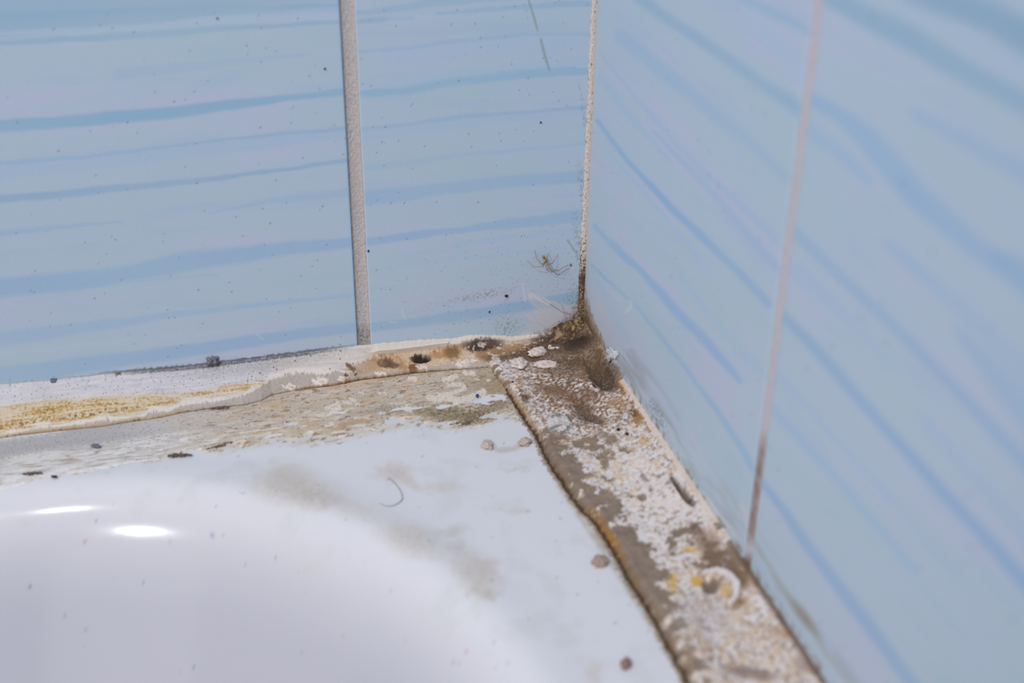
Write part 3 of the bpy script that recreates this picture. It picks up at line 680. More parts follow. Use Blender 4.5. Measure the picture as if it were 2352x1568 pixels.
    dd, rn = cells(u, yy, 1.5, 552); cs = mix(cs, (104, 80, 64), (1 - sstep(.08, .28, dd * 1.5 + .1 * n3)) * (rn < .4) * .8 * (X > 260))
    cs = mix(cs, (128, 106, 90), sstep(.34, .46, fbm(u, yy, 1.3, 556, 4, sx=2.6)) * mid * .65)
    cs = mix(cs, (206, 184, 150), sstep(.15, .5, fbm(u, yy, 3.4, 557, 3, sx=3)) * mid * .5)
    cs = mix(cs, (164, 158, 154), sstep(.2, .45, fbm(u, yy, 2.2, 558, 4, sx=5)) * (1 - frac) * mid * .5)
    cs = mix(cs, (236, 236, 238), sstep(.22, .34, fbm(u, yy, 1.8, 559, 5, sx=4)) * sstep(.4, .8, frac) * .75)
    cs = mix(cs, (150, 142, 134), blob(X, Y, 900, 940, 60, 10, -4, .7) * (.7 + n3) * .7)
    cs = mix(cs, (188, 164, 140), blob(X + n1 * 10, Y + n1 * 6, 815, 970, 45, 10, -14, .5) * .8)
    # olive mould by the inner corner
    mo = blob(X + n1 * 22, Y + n1 * 12, 1042, 952, 84, 14, 4, .8)
    cs = mix(cs, (150, 142, 118), mo * .85); cs = mix(cs, (104, 94, 72), mo * sstep(-.1, .4, n3 + n1 * .5) * .8)
    mo2 = blob(X + n1 * 14, Y + n1 * 6, 1120, 940, 60, 15, -26, .5); cs = mix(cs, (116, 106, 88), mo2 * (.6 + n3) * .9)
    cs = mix(cs, (92, 82, 78), band(X, Y + n1 * 5, [(1000, 973, 5), (1018, 970, 9), (1045, 968, 6), (1056, 974, 8), (1085, 968, 6)], .5) * .85)
    cs = mix(cs, (168, 158, 140), blob(X, Y, 1110, 880, 70, 36, 20, .7) * (.6 + .5 * n1) * .8)
    cs = mix(cs, (150, 136, 112), blob(X, Y, 1150, 900, 40, 36, 20, .7) * (.6 + .5 * n3) * .6)
    # flakes of white paint left standing
    for pts, w_ in [([(985, 912), (1000, 918), (1020, 912), (1050, 920), (1075, 916), (1100, 905), (1110, 900)], 15), ([(1030, 885), (1060, 882), (1068, 892), (1050, 900), (1030, 905), (1010, 906)], 9),
                    ([(1020, 874), (1035, 870), (1048, 866)], 10), ([(1066, 858), (1078, 860), (1088, 858)], 10), ([(940, 871), (955, 872)], 9), ([(1092, 872), (1098, 872)], 4), ([(1118, 873), (1124, 873)], 4),
                    ([(750, 938), (765, 932), (775, 924), (780, 936), (762, 944), (758, 952), (730, 955)], 8), ([(790, 924), (805, 926)], 7), ([(824, 902), (835, 903)], 5), ([(806, 917), (816, 920)], 8), ([(870, 902), (886, 903)], 5), ([(818, 929), (824, 928)], 5),
                    ([(930, 942), (944, 944)], 7), ([(835, 960), (846, 960)], 5), ([(640, 880), (642, 881)], 3)]:
        m = band(X + n3 * 4, Y + n3 * 4 + n1 * 3, [(a, b, w_) for a, b in pts], .25) * sstep(-.55, -.4, n3 + .4 * n1)
        cs = mix(cs, (228, 226, 226), m)
    cs = mix(cs, (40, 62, 130), blob(X, Y, 1096, 909, 3.4, 3.0, 0, .4) * 0)
    cs = cs * (np.array((1.0, .955, .905))[None, :] * (1 - left)[:, None] + np.array((1.0, 1.0, 1.01))[None, :] * left[:, None])
    c = np.where(rim[:, None], cs, c)
    # flakes standing on the grey mortar of the bead
    for cx_, cy_, rx, ry in [(736, 874, 17, 8), (785, 868, 10, 6), (665, 886, 14, 6), (875, 858, 12, 5), (970, 842, 9, 5), (1058, 833, 18, 5), (1040, 852, 10, 4), (1076, 828, 20, 4)]:
        m = blob(X + n1 * 12 + n3 * 3, Y + n1 * 5 + n3 * 3, cx_, cy_, rx, ry, -6, .2)
        c = mix(c, (226, 220, 216), m)
        c = mix(c, (186, 150, 112), blob(X + n1 * 12, Y + n1 * 5, cx_ + 2, cy_ + 1, rx * .35, ry * .35, 0, .5) * .5)
    # the crack itself: dark brown, rusty orange on the right
    dc, tc_ = line_d(X, Y + n1 * 1.5, CRACK)
    wck = (1 + .5 * n2) * side(X, [(-300, 1.5), (0, 1.2), (200, 2), (360, 1.6), (590, 2.6), (640, 1.5), (720, 3.0), (930, 3.6), (1050, 2.5), (1130, 1.8)])
    c = mix(c, (176, 122, 70), (1 - sstep(.8, 2.2, dc / wck)) * sstep(640, 720, X) * (.55 + .5 * n1) * (1 - .6 * sstep(940, 1000, X)))
    c = mix(c, (188, 158, 120), (1 - sstep(1, 4, dc / wck)) * (X < 420) * .7)
    ck = (1 - sstep(.5, 1.3, dc / wck)) * sstep(-.75, -.2, n2 + n1 * .5 + .4)
    c = mix(c, (74, 46, 28), ck * .95)
    # ---------------- relief, mm
    dz = np.zeros_like(u)
    dz += bead * (.10 * streak + .07 * n1 + .16 * n2)
    dz += bead * (wht * .22 - mort * .15) 
    dz -= (1 - sstep(.6, 1.6, dc / wck)) * .8
    dz += rid * .6 + lip * .35 - hollow * .45 + hollow * n2 * .35
    hol = blob(X, Y, 968, 821, 20, 9, -4, .3) + .6 * blob(X, Y, 885, 829, 16, 10, 0, .3)
    dz -= hol * 1.2 * bead
    dz += rim * (.06 * n1 + .05 * n3)
    # fade the smear out into the rim: it dips below the enamel where it ends
    e1 = fbm(u, yy, 2.0, 560, 4, sx=5); endm = np.clip((yend - Y + e1 * 14 * (.4 + mid) + n2 * 8 + n3 * 1.5 * mid) / 10.0, -1, 1)
    thick = .38 * sstep(-.3, .5, endm) * 1.0
    hole = mid * sstep(.36, .44, fbm(u, yy, 5, 550, 4, sx=3)) * sstep(.35, .6, frac)      # bare enamel islands
    hz = zt0 - .35 + thick * 1.9 - .6 * hole + .5 * (1 - sstep(0, .25, ts_))
    z2 = np.where(rim, hz + .05 * n1 + .12 * wp - (1 - sstep(.6, 1.6, dc / wck)) * .8 * 1, z + dz)
    z2 = np.where(t < 0, z, z2)
    y2 = y.copy(); y2 = np.where(bead & (t > 0), y2 - (lip * .35 + rid * .4), y2)
    c = c * np.array((.955, .945, .935))[None, :]
    P = np.stack([u, y2, z2], 1) / 1000.0
    tmid = .5 * (T[:-1, :-1] + T[1:, 1:])
    s = thing('sealant_strip', 'sloping cream sealant strip with yellow stain under the left tiled wall', 'sealant', (-.1, -.006, -.01))
    me = grid_mesh('sealant_bead', P, nu, nv, c, keep=tmid <= 1.0, flip=True)
    link('sealant_bead', me, M_SEAL, s)
    me = grid_mesh('plaster_smear', P, nu, nv, c, keep=(tmid > 1.0) & (.5 * (U[:-1, :-1] + U[1:, 1:]) < -33.5), flip=True)
    o = link('plaster_smear', me, M_SEAL, s); o['label'] = 'thin grey and white smear with ragged edge spread over the rim'
    return s

# ------------------------------------------------------------------ mortar strip under the right wall
SEAM = [(1120, 835), (1140, 858), (1160, 880), (1178, 905), (1195, 930), (1210, 955), (1232, 985), (1248, 1020), (1262, 1048), (1282, 1078), (1300, 1105), (1318, 1132), (1340, 1160), (1372, 1190), (1400, 1235), (1425, 1275), (1448, 1320), (1478, 1365), (1500, 1400), (1530, 1455), (1560, 1510), (1592, 1570), (1680, 1720)]
def strip_right():
    bs = axis_grid([(.0, 60, .2), (60, 130, .28), (130, 205, .4), (205, 320, 2), (320, 1600, 20)])    # distance from the left wall
    aa = np.linspace(0, 1, 190); ab = np.linspace(1, 1.16, 26)[1:]
    tt = np.concatenate([[-.02], aa, ab])
    B, T = np.meshgrid(bs, tt, indexing='ij'); nu, nv = B.shape; b = B.ravel(); t = T.ravel()
    q = np.array([at(px, py, 2, (ZT + 2.2) / 1000.0) * 1000 for px, py in SEAM])
    o_ = np.argsort(-q[:, 1]); aw = np.interp(b, -q[o_][:, 1], -q[o_][:, 0]); aw = np.where(b < -q[o_][0, 1], -q[o_][0, 0], aw)
    aw = aw + fbm(b, b * 0, 3.0, 600, 4) * .5
    a = aw * np.clip(t, -.02, 2)
    n1 = fbm(a, b, 1.1, 601, 4); n2 = fbm(a, b, 3.4, 602, 4); n3 = fbm(a, b, .55, 603, 3); big = fbm(a, b, 9, 604, 3)
    zr = np.interp(a, [-1, 0, 3, 10, 16, 24, 40], [.3, 0, -1.6, -4.6, -6.2, -7.0, -7.6])
    zl = np.interp(b, [0, 3, 9, 14, 40], [-.6, -3.0, -7.6, -9.8, -14])
    zl = zl - sstep(7, 18, a) * 7
    k = 1.2; z = k * np.logaddexp(zr / k, zl / k)
    z = np.minimum(z, .1)
    z = np.where(t > 1, ZT + .25, z)
    P = np.stack([-a, -b, z], 1) / 1000.0; X, Y = project(P)
    far = (b > 300)
    # ---------------- colours
    c = np.tile(np.array((140, 124, 111), float), (len(a), 1))
    c = mix(c, (122, 108, 96), sstep(-.2, .5, n2) * .6)
    # pale crust of flaking paint and salts
    cr = fbm(a, b, 4.0, 610, 5, .56)
    dens = .30 * np.ones_like(a)
    dens += .30 * blob(X, Y, 1500, 1060, 80, 160, -34, .6) + .18 * blob(X, Y, 1480, 1200, 100, 60, 20, .6) + .22 * blob(X, Y, 1260, 890, 90, 40, 30, .6)
    dens += .26 * blob(X, Y, 1330, 960, 70, 60, 30, .7) + .30 * blob(X, Y, 1600, 1500, 130, 120, 0, .7) + .2 * blob(X, Y, 1560, 1330, 60, 70, 0, .6)
    dens += .25 * blob(X, Y, 1750, 1500, 120, 120, 40, .7)
    dens -= .75 * (1 - sstep(3, 10, (1 - t) * aw + n1 * 1.5)) * sstep(950, 1010, Y)     # bare mortar margin along the seam
    dens -= .8 * blob(X + n1 * 8, Y + n1 * 8, 1465, 1141, 24, 8, 6, .4) + .7 * blob(X + n1 * 10, Y + n1 * 6, 1558, 1235, 32, 22, -30, .4) + .5 * blob(X, Y, 1400, 1020, 46, 26, 40, .5)
    dens -= .6 * blob(X, Y, 1345, 1020, 30, 14, 10, .5) + .5 * blob(X, Y, 1395, 1050, 20, 18, 0, .4) + .5 * blob(X, Y, 1415, 1155, 24, 40, -34, .5) + .5 * blob(X, Y, 1470, 1290, 60, 50, 40, .6)
    dens -= .4 * blob(X, Y, 1660, 1270, 60, 50, 30, .6) + .6 * blob(X, Y, 1640, 1345, 22, 22, 0, .5)
    crust = sstep(-.10, .06, cr + dens + .12 * n3)
    c = mix(c, (218, 211, 212), crust)
    lace = sstep(.22, .34, fbm(a, b, 1.5, 611, 5, .65) + .2 * fbm(a, b, 7, 612, 2))
    c = mix(c, (142, 126, 114), lace * crust * .8)
    c = mix(c, (226, 208, 194), crust * sstep(.0, .5, n2) * .6)
    # orange and yellow tinting along the wall side and in patches
    org = sstep(.0, .5, n2 + .3 * n1) * (blob(X, Y, 1490, 990, 46, 110, -36, .6) + blob(X, Y, 1440, 920, 34, 50, -30, .6) + .6 * blob(X, Y, 1330, 1000, 60, 40, 20, .6) + .6 * blob(X, Y, 1380, 1110, 50, 40, 0, .6)
        + .5 * blob(X, Y, 1600, 1330, 60, 40, 0, .6) + .8 * blob(X, Y, 1250, 900, 80, 30, 30, .6))
    c = mix(c, (204, 172, 134), org * .7)
    c = mix(c, (156, 114, 68), org * sstep(.15, .4, n3 + .4 * n1) * .75)
    tan = sstep(-.1, .4, n1 + .4 * n2) * blob(X, Y, 1420, 1070, 50, 110, -38, .7)
    c = mix(c, (214, 190, 160), tan * .6)
    c = mix(c, (206, 184, 164), sstep(-.2, .4, n2 - .3 * n1) * blob(X, Y, 1720, 1480, 160, 170, 30, .6) * .7)
    c = mix(c, (160, 134, 112), sstep(.05, .45, n1 + .3 * big) * blob(X, Y, 1700, 1420, 200, 240, 30, .6) * .65)
    c = mix(c, (172, 168, 176), blob(X + n1 * 10, Y, 1620, 1420, 60, 40, 20, .7) * (.5 + .7 * n3) * .8)
    c = mix(c, (206, 160, 72), blob(X + n1 * 8, Y + n1 * 8, 1601, 1336, 16, 12, 0, .5) * .8 + blob(X + n1 * 6, Y, 1545, 1340, 10, 20, 0, .6) * .6 + blob(X + n1 * 6, Y, 1585, 1262, 20, 6, 0, .6) * .6)
    # brown staining towards the corner
    corner = blob(X + n2 * 22, Y + n1 * 14, 1335, 885, 135, 110, 40, .7) 
    c = mix(c, (140, 110, 86), corner * sstep(-.3, .25, n1 + .6 * n2) * .85)
    c = mix(c, (96, 74, 56), corner * sstep(.05, .45, n1 + .4 * n3) * .75)
    for cx_, cy_, rx, ry, an, col_, k_ in [
            (1385, 852, 44, 30, 50, (70, 56, 42), .95), (1345, 800, 40, 60, -10, (104, 82, 56), .8), (1300, 790, 70, 22, -12, (74, 58, 44), .92), (1310, 835, 34, 14, 0, (92, 72, 56), .85),
            (1225, 812, 60, 9, -8, (110, 86, 64), .85), (1190, 815, 50, 7, -6, (92, 70, 52), .8), (1320, 775, 30, 28, 0, (54, 44, 38), .9), (1250, 824, 40, 6, 4, (104, 82, 62), .9), (1290, 855, 60, 10, 8, (116, 92, 70), .75),
            (1295, 905, 46, 16, 26, (122, 90, 66), .8), (1250, 893, 30, 10, 20, (120, 92, 66), .6), (1340, 935, 16, 26, -28, (96, 74, 58), .9), (1368, 958, 22, 9, 36, (88, 70, 58), .9), (1350, 905, 24, 14, 30, (112, 84, 60), .7),
            (1205, 915, 8, 12, -30, (86, 66, 48), .85), (1388, 1000, 30, 10, 20, (140, 126, 116), .6), (1416, 926, 30, 16, 10, (176, 142, 108), .6),
            (1458, 945, 7, 8, 0, (72, 50, 30), .9), (1465, 960, 11, 14, -30, (150, 104, 48), .8), (1430, 885, 24, 6, 60, (170, 120, 70), .7),
            (1552, 1108, 8, 20, -32, (84, 66, 52), .9), (1570, 1130, 9, 26, -36, (88, 68, 52), .9), (1590, 1110, 8, 26, -36, (130, 100, 80), .7), (1585, 1150, 8, 12, -36, (80, 62, 48), .7),
            (1478, 1098, 6, 14, -30, (120, 112, 112), .7), (1655, 1290, 54, 26, 40, (112, 90, 74), .75), (1620, 1240, 30, 24, 20, (128, 100, 80), .6), (1700, 1330, 16, 26, -20, (112, 84, 58), .85), (1612, 1300, 24, 8, 10, (100, 84, 74), .8),
            (1632, 1345, 16, 16, 0, (112, 104, 96), .9), (1690, 1385, 26, 12, -20, (130, 94, 60), .8), (1600, 1215, 22, 10, 40, (110, 86, 72), .7), (1805, 1415, 14, 14, 0, (104, 88, 84), .7), (1810, 1450, 26, 10, -30, (176, 132, 96), .7),
            (1720, 1545, 60, 14, 10, (120, 102, 98), .7), (1850, 1530, 30, 12, 30, (130, 106, 92), .6), (1720, 1300, 9, 40, 8, (130, 100, 74), .8)]:
        c = mix(c, col_, blob(X + n1 * 7, Y + n1 * 7, cx_, cy_, rx, ry, an, .5) * k_ * (.85 + .4 * n3))
    wl_ = (1 - sstep(4, 9, b + n1 * 1.5)) * sstep(1150, 1230, X)
    c = mix(c, (110, 88, 66), wl_ * (.85 + .3 * n3)); c = mix(c, (176, 146, 106), wl_ * sstep(.1, .35, fbm(a, b, 1.6, 640, 3)) * .7); c = mix(c, (66, 52, 42), wl_ * sstep(-.1, .35, n1 + .5 * n2) * .9)
    # dark specks
    dd, rn = cells(a, b, 1.2, 630); c = mix(c, (78, 62, 60), (1 - sstep(.08, .2, dd * 1.2)) * (rn < .35) * (Y < 1050) * .8)
    for sx_, sy_, r in [(1369, 876, 3.2), (1364, 885, 3.2), (1178, 877, 2.5), (1420, 988, 4), (1440, 997, 4)]:
        c = mix(c, (26, 20, 18), blob(X, Y, sx_, sy_, r, r, 0, .3))
    # grey green lump with dark outline in the crust
    m = blob(X, Y + n1 * 5, 1285, 975, 28, 22, 0, .2); c = mix(c, (216, 214, 210), m * .7)
    ring = (1 - sstep(.06, .22, np.abs(np.hypot((X + n1 * 6 - 1287) / 25, (Y + n1 * 6 - 975) / 20) - 1))) * (sstep(-.1, .3, n2 + .2) )
    c = mix(c, (104, 108, 110), ring * .8); c = mix(c, (120, 122, 122), blob(X, Y, 1283, 957, 8, 6, 0, .5) * .8 + blob(X, Y, 1275, 985, 16, 3, -12, .5) * .8)
    # white curved rim of the crater
    rimw = band(X + n1 * 4, Y + n1 * 4, [(1618, 1318, 8), (1645, 1312, 14), (1675, 1322, 16), (1692, 1345, 16), (1690, 1368, 12), (1676, 1390, 10)], .35)
    c = mix(c, (222, 218, 222), rimw * .9)
    c = mix(c, (200, 164, 118), blob(X, Y, 1668, 1358, 12, 18, 0, .5) * .7)
    # wall edge: thin pale lip, with a brown line inside it
    ea = a + n1 * .4
    c = mix(c, (216, 202, 190), (1 - sstep(.8, 1.8, ea)) * (Y > 870) * (Y < 1200) * .85)
    c = mix(c, (140, 98, 60), (1 - sstep(.1, .5, np.abs(ea - 1.9))) * (Y > 870) * (Y < 1000) * (.5 + n2))
    c = mix(c, (96, 76, 66), (1 - sstep(.5, 1.8, ea)) * sstep(1230, 1300, Y) * .8)
    # soft brown seam line and glassy residue outside it
    s_ = (1 - t) * aw
    c = mix(c, (120, 102, 80), (1 - sstep(.3, 1.6, np.abs(s_ + .1))) * .6)
    c = mix(c, (172, 116, 48), (1 - sstep(.5, 1.6, np.abs(s_ - .4 + n1 * .6))) * (blob(X, Y, 1400, 1215, 46, 60, -30, .5) + .3 * sstep(.1, .4, n2)) * (.45 + .8 * n1))
    c = mix(c, (196, 156, 104), (1 - sstep(.3, 1.0, np.abs(s_ - .6 + n1))) * blob(X, Y, 1205, 930, 26, 50, -34, .7) * .3)
    c = mix(c, (74, 52, 34), (1 - sstep(.2, .6 + .3 * n2, np.abs(s_ + .25 + n1 * .4))) * .85)
    res = t > 1
    rc = np.tile(np.array((158, 144, 128), float), (len(a), 1)); rc = mix(rc, (128, 124, 116), sstep(-.1, .4, n1)); rc = mix(rc, (192, 184, 172), sstep(1.0, 2.6, -s_ + n1))
    c = np.where((s_ < -.7)[:, None], mix(rc, (82, 58, 36), 1 - sstep(.5, 1.2, -s_)), c)
    # ---------------- relief
    dz = .08 * n1 + .26 * n2 + .35 * big + .04 * n3 + crust * (.2 + .07 * n1) - lace * crust * .08
    dz = dz * sstep(0, 5, a) * sstep(0, 8, b)
    dz -= 3.2 * blob(X, Y, 1385, 856, 38, 24, 50, .6) + 1.6 * blob(X, Y, 1340, 940, 18, 26, -28, .7) + 1.0 * blob(X, Y, 1368, 958, 22, 10, 36, .6)
    dz -= 1.8 * blob(X, Y, 1568, 1125, 9, 34, -34, .6) + 1.2 * blob(X, Y, 1632, 1345, 16, 16, 0, .6) + .9 * blob(X, Y, 1458, 945, 8, 9, 0, .6)
    dz += 1.0 * rimw - 1.4 * blob(X, Y, 1300, 770, 60, 12, -10, .7) - 1.0 * blob(X, Y, 1230, 822, 70, 6, -6, .7) + .7 * m
    zz = z + dz
    # roll down at the seam, then a film on the enamel that dips under it
    roll = sstep(0, 2.4, s_)
    zz = np.where(t <= 1, (ZT + .5) + (zz - ZT - .5) * roll ** .6, zz)
    film = tub_height(-a, -b)[0] + .35 - 1.2 * sstep(1.0, 2.8, -s_ + n1 * .9 + n2 * .7 - sstep(1050, 1300, Y) * .0)
    zz = np.where(t > 1, film, zz)
    zz -= (1 - sstep(.1, .6, np.abs(s_ + .1))) * .25
    zz = np.where(t < 0, z, zz)
    x2 = np.where(t < 0, .3, -a); yb = np.where(b <= 0, -.3, b)
    c = c * np.array((.965, .955, .95))[None, :]
    P = np.stack([x2, -yb, zz], 1) / 1000.0
    s = thing('mortar_strip', 'broad crumbling mortar strip with flaking white paint and brown mould under the right wall', 'mortar', (-.016, -.08, -.01))
    tmid = .5 * (T[:-1, :-1] + T[1:, 1:])
    me = grid_mesh('mortar_bed', P, nu, nv, c, keep=tmid <= 1.0, flip=False)
    link('mortar_bed', me, M_MORT, s)
    me = grid_mesh('seam_residue', P, nu, nv, c, keep=tmid > 1.0, flip=False)
    o = link('seam_residue', me, M_MORT, s); o['label'] = 'thin brownish grey residue along the outer edge'
    # paint blisters by the corner
    mb = material('blistered_paint', (204, 190, 184), rough=.7, grain=.35, grain_size=.8, bump=.08, bump_size=.5)
    for i, (cx_, cy_, rx, ry, an) in enumerate([(1236, 808, 24, 9, -6), (1284, 806, 30, 9, 24), (1192, 833, 22, 10, 4), (1254, 837, 28, 8, 4)]):
        hit = at(cx_, cy_, 2, -.0062); 
        px = np.linalg.norm(hit - CL) / F_PX
        ru = rx * px * .88; rv = ry * px / .54
        ca, sa = math.cos(math.radians(-an)) , math.sin(math.radians(-an))
        g = MB(); g.blob(hit, [(ru * ca, ru * sa * 2, 0), (-rv * sa * .5, rv * ca, 0), (0, 0, .0013)], lump=.35, seed=20 + i, nu=32, nv=18)
        g.build('paint_blister', mb, s)
    return s

# ------------------------------------------------------------------ spider, hairs, crumbs, specks
def spider():
    S = 7.84
    def pt(cx, cy, off): return tuple(at(1150 + cx / S, 520 + cy / S, 1, -off / 1000.0))
    m = material('spider_skin', (146, 112, 80), rough=.6, grain=.2, grain_size=.3)
    g = MB()
    pxm = np.linalg.norm(np.array(pt(800, 600, 1.5)) - CL) / F_PX / S
    a0 = Vector(pt(765, 530, 1.6)); a1 = Vector(pt(795, 590, 1.5)); d = (a0 - a1); dn = d.normalized(); sd = dn.cross(Vector((0, 1, 0))).normalized()
    g.blob((a0 + a1) / 2 + d * .08, [sd * (27 * pxm), Vector((0, 1, 0)) * (24 * pxm), dn * (42 * pxm)], .05, 3, 20, 14)
    h = Vector(pt(820, 611, 1.4)); g.blob(h, [(25 * pxm, 0, 0), (0, 18 * pxm, 0), (0, 0, 20 * pxm)], .05, 4, 18, 12)
    g.tube([a1 + dn * .0002, h], [10 * pxm, 12 * pxm], 8)
    legs = [[(815, 615, 1.4), (780, 650, 2.2), (745, 680, 2.4), (645, 585, 1.8), (612, 425, .2)],
            [(812, 618, 1.4), (760, 680, 2.4), (712, 726, 2.6), (590, 725, 1.8), (475, 612, .2)],
            [(815, 622, 1.4), (785, 680, 1.8), (748, 742, 1.2)],
            [(822, 600, 1.4), (835, 560, 2.4), (860, 478, .2)],
            [(832, 618, 1.4), (850, 670, 2.2), (866, 686, 2.5), (932, 665, 2.0), (1030, 512, .2)],
            [(828, 622, 1.4), (848, 700, 2.2), (880, 762, 2.6), (960, 785, 2.2), (1040, 793, 1.8), (1215, 690, .2)],
            [(822, 625, 1.4), (824, 700, 1.8), (832, 765, 2.2), (895, 822, 2.2), (1000, 800, 1.2), (1060, 785, .2)],
            [(834, 620, 1.4), (858, 720, 2.4), (900, 785, 2.8), (1045, 870, 1.9), (1130, 810, 1.0), (1242, 752, .2)]]
    for i, L in enumerate(legs):
        n = len(L); pts = []; rr = []
        for k in range(n - 1):
            for s in range(6):
                f = s / 6; q = [L[k][j] * (1 - f) + L[k + 1][j] * f for j in range(3)]
                pts.append(pt(*q)); tt = (k + f) / (n - 1); rr.append((7.5 * (1 - tt) + 3.2 * tt) * pxm * (1.2 if i == 2 else 1) * (1 + .3 * math.exp(-(s / 1.0) ** 2)))
        pts.append(pt(*L[-1])); rr.append(2.6 * pxm)
        g.tube(pts, rr, 6)
    o = g.build('spider', m)
    return set_tags(o, 'tiny brown long-legged spider hanging on the left wall above the corner', 'spider')

def rest(x, y, axis, val):
    """height of what lies there: on the enamel it follows the rolled rim"""
    if axis != 2: return val
    z = val
    for _ in range(4):
        p = at(x, y, 2, z / 1000.0)
        z = float(tub_height(np.array([p[0] * 1000]), np.array([p[1] * 1000]))[0][0]) + (val - ZT) + (.15 if val > ZT + .35 else 0)
    return z
def surf_lump(name, label, cat, x, y, axis, val, rx, ry, colour, depth=None, seed=1, lump=.5, ang=0, group=None, mat=None):
    """a crumb sitting on a plane; rx, ry are its half sizes as seen, in photo pixels"""
    val = rest(x, y, axis, val)
    c = Vector(at(x, y, axis, val / 1000.0)); ex = (Vector(at(x + rx, y, axis, val / 1000.0)) - c); ey = (Vector(at(x, y + ry, axis, val / 1000.0)) - c)
    n = Vector((0, 0, 1)) if axis == 2 else (Vector((0, -1, 0)) if axis == 1 else Vector((-1, 0, 0)))
    if ang:
        a = math.radians(ang); k = 1.0
        ex2 = (Vector(at(x + rx * math.cos(a), y + rx * math.sin(a), axis, val / 1000.0)) - c); ey2 = (Vector(at(x - ry * math.sin(a), y + ry * math.cos(a), axis, val / 1000.0)) - c)
        ex, ey = ex2, ey2
    if depth is None: depth = min(ex.length, ey.length) * 1000 * .7
    g = MB(); g.blob(c + n * (depth * .2 / 1000), [ex, ey, n * (depth / 1000)], lump, seed, 28, 16)
    m = mat or material(name + '_matter', colour, rough=.85, grain=.25, grain_size=.4, bump=.15, bump_size=.5)
    o = g.build(name, m)
    return set_tags(o, label, cat, group)

def hair(label, pts, axis, val, r, colour, lift=.3):
    P = [at(x, y, axis, val / 1000.0) for x, y in pts]
    if axis == 2:       # lie on the curved enamel
        for _ in range(4):
            P = [at(x, y, 2, float(tub_height(np.array([p[0] * 1000]), np.array([p[1] * 1000]))[0][0]) / 1000.0) for (x, y), p in zip(pts, P)]
    n = Vector((0, 0, 1)) if axis == 2 else Vector((0, -1, 0))
    q = []
    m = len(P)
    for i in range(m - 1):       # Catmull-Rom
        p0, p1, p2, p3 = [Vector(P[max(0, min(m - 1, i + k))]) for k in (-1, 0, 1, 2)]
        for s in range(8):
            t = s / 8
            q.append(.5 * ((2 * p1) + (p2 - p0) * t + (2 * p0 - 5 * p1 + 4 * p2 - p3) * t * t + (3 * p1 - p0 - 3 * p2 + p3) * t ** 3) + n * (lift / 1000))
    q.append(Vector(P[-1]) + n * (lift / 1000))
    g = MB(); g.tube(q, [r / 1000.0 * (1 - .4 * i / len(q)) for i in range(len(q))], 6)
    o = g.build('hair', material('hair_strand', colour, rough=.5, grain=0)); return set_tags(o, label, 'hair')

WL = wall_left()
WR = wall_right()
TUB = tub()
SL = strip_left()
SR = strip_right()
spider()
hair('short dark hair standing in the scraped white patch by the corner', [(1290, 701), (1294, 712), (1298, 725), (1303, 735), (1307, 744)], 1, -.6, .055, (74, 66, 62), .4)
hair('longer dark hair bending down into the brown mould of the corner', [(1262, 697), (1276, 706), (1290, 715), (1300, 718), (1309, 722), (1317, 731)], 1, -.5, .055, (84, 76, 72), .2)
hair('pale curved hair lying on the bathtub rim', [(893, 1098), (908, 1112), (920, 1129), (924, 1146), (914, 1157), (898, 1163), (884, 1162), (872, 1157)], 2, ZT, .16, (172, 166, 158), .25)

surf_lump('dried_crumb', 'tiny orange brown crumb at the tip of the spider leg', 'crumb', 1311, 608, 1, 0, 2.6, 2.8, (150, 104, 78), seed=5, lump=.7)
surf_lump('mortar_lump', 'dark grey lump stuck above the left sealant strip', 'mortar lump', 487, 827, 1, 0, 15, 10, (112, 114, 124), depth=1.4, seed=8, lump=.7)
surf_lump('mortar_chip', 'small grey chip on the strip top near the left photo edge', 'mortar chip', 122, 873, 1, 0, 7, 5, (98, 104, 124), depth=.8, seed=9, lump=.7, ang=-20)
surf_lump('mortar_chip', 'small brownish grey chip on the strip top left of the lump', 'mortar chip', 268, 859, 1, 0, 9, 4, (128, 112, 110), depth=.7, seed=10, lump=.7, ang=-25)
surf_lump('plaster_crumb', 'white plaster crumb stuck on the right wall by the corner', 'plaster crumb', 1408, 816, 0, 0, 12, 17, (196, 196, 202), depth=1.0, seed=11, lump=.8, ang=-10)
surf_lump('dirt_speck', 'dark oval speck on the left wall above the scraped patch', 'dirt speck', 1163, 679, 1, 0, 4, 3, (48, 38, 30), depth=.5, seed=12, lump=.2, ang=-15, group='dark specks on the left wall')
surf_lump('dirt_speck', 'small black speck on the lowest blue stripe near the corner', 'dirt speck', 1124, 716, 1, 0, 1.6, 2.2, (40, 40, 48), depth=.25, seed=13, lump=.4, group='dark specks on the left wall')
surf_lump('dirt_speck', 'tiny black speck touching the right edge of the left grout line', 'dirt speck', 846, 576, 1, 0, 2.0, 2.6, (36, 28, 46), depth=.3, seed=14, lump=.4, group='dark specks on the left wall')
surf_lump('dirt_speck', 'brown speck left of the upper left grout line', 'dirt speck', 746, 158, 1, 0, 2.6, 2.4, (78, 60, 44), depth=.3, seed=15, lump=.3, group='dark specks on the left wall')
surf_lump('dirt_speck', 'black speck high on the tile between grout line and corner', 'dirt speck', 1242, 281, 1, 0, 2.0, 2.4, (66, 66, 74), depth=.3, seed=16, lump=.4, group='dark specks on the left wall')
surf_lump('dirt_speck', 'grey brown speck near the top of the left tile', 'dirt speck', 499, 42, 1, 0, 2.8, 2.6, (120, 112, 112), depth=.3, seed=17, lump=.3, group='dark specks on the left wall')
surf_lump('dirt_crumb', 'beige crumb on the rim at the left end of a brown smear', 'crumb', 1120, 1023, 2, ZT + .3, 12, 9, (192, 176, 166), depth=.8, seed=21, lump=.6, group='crumbs on the bathtub rim')
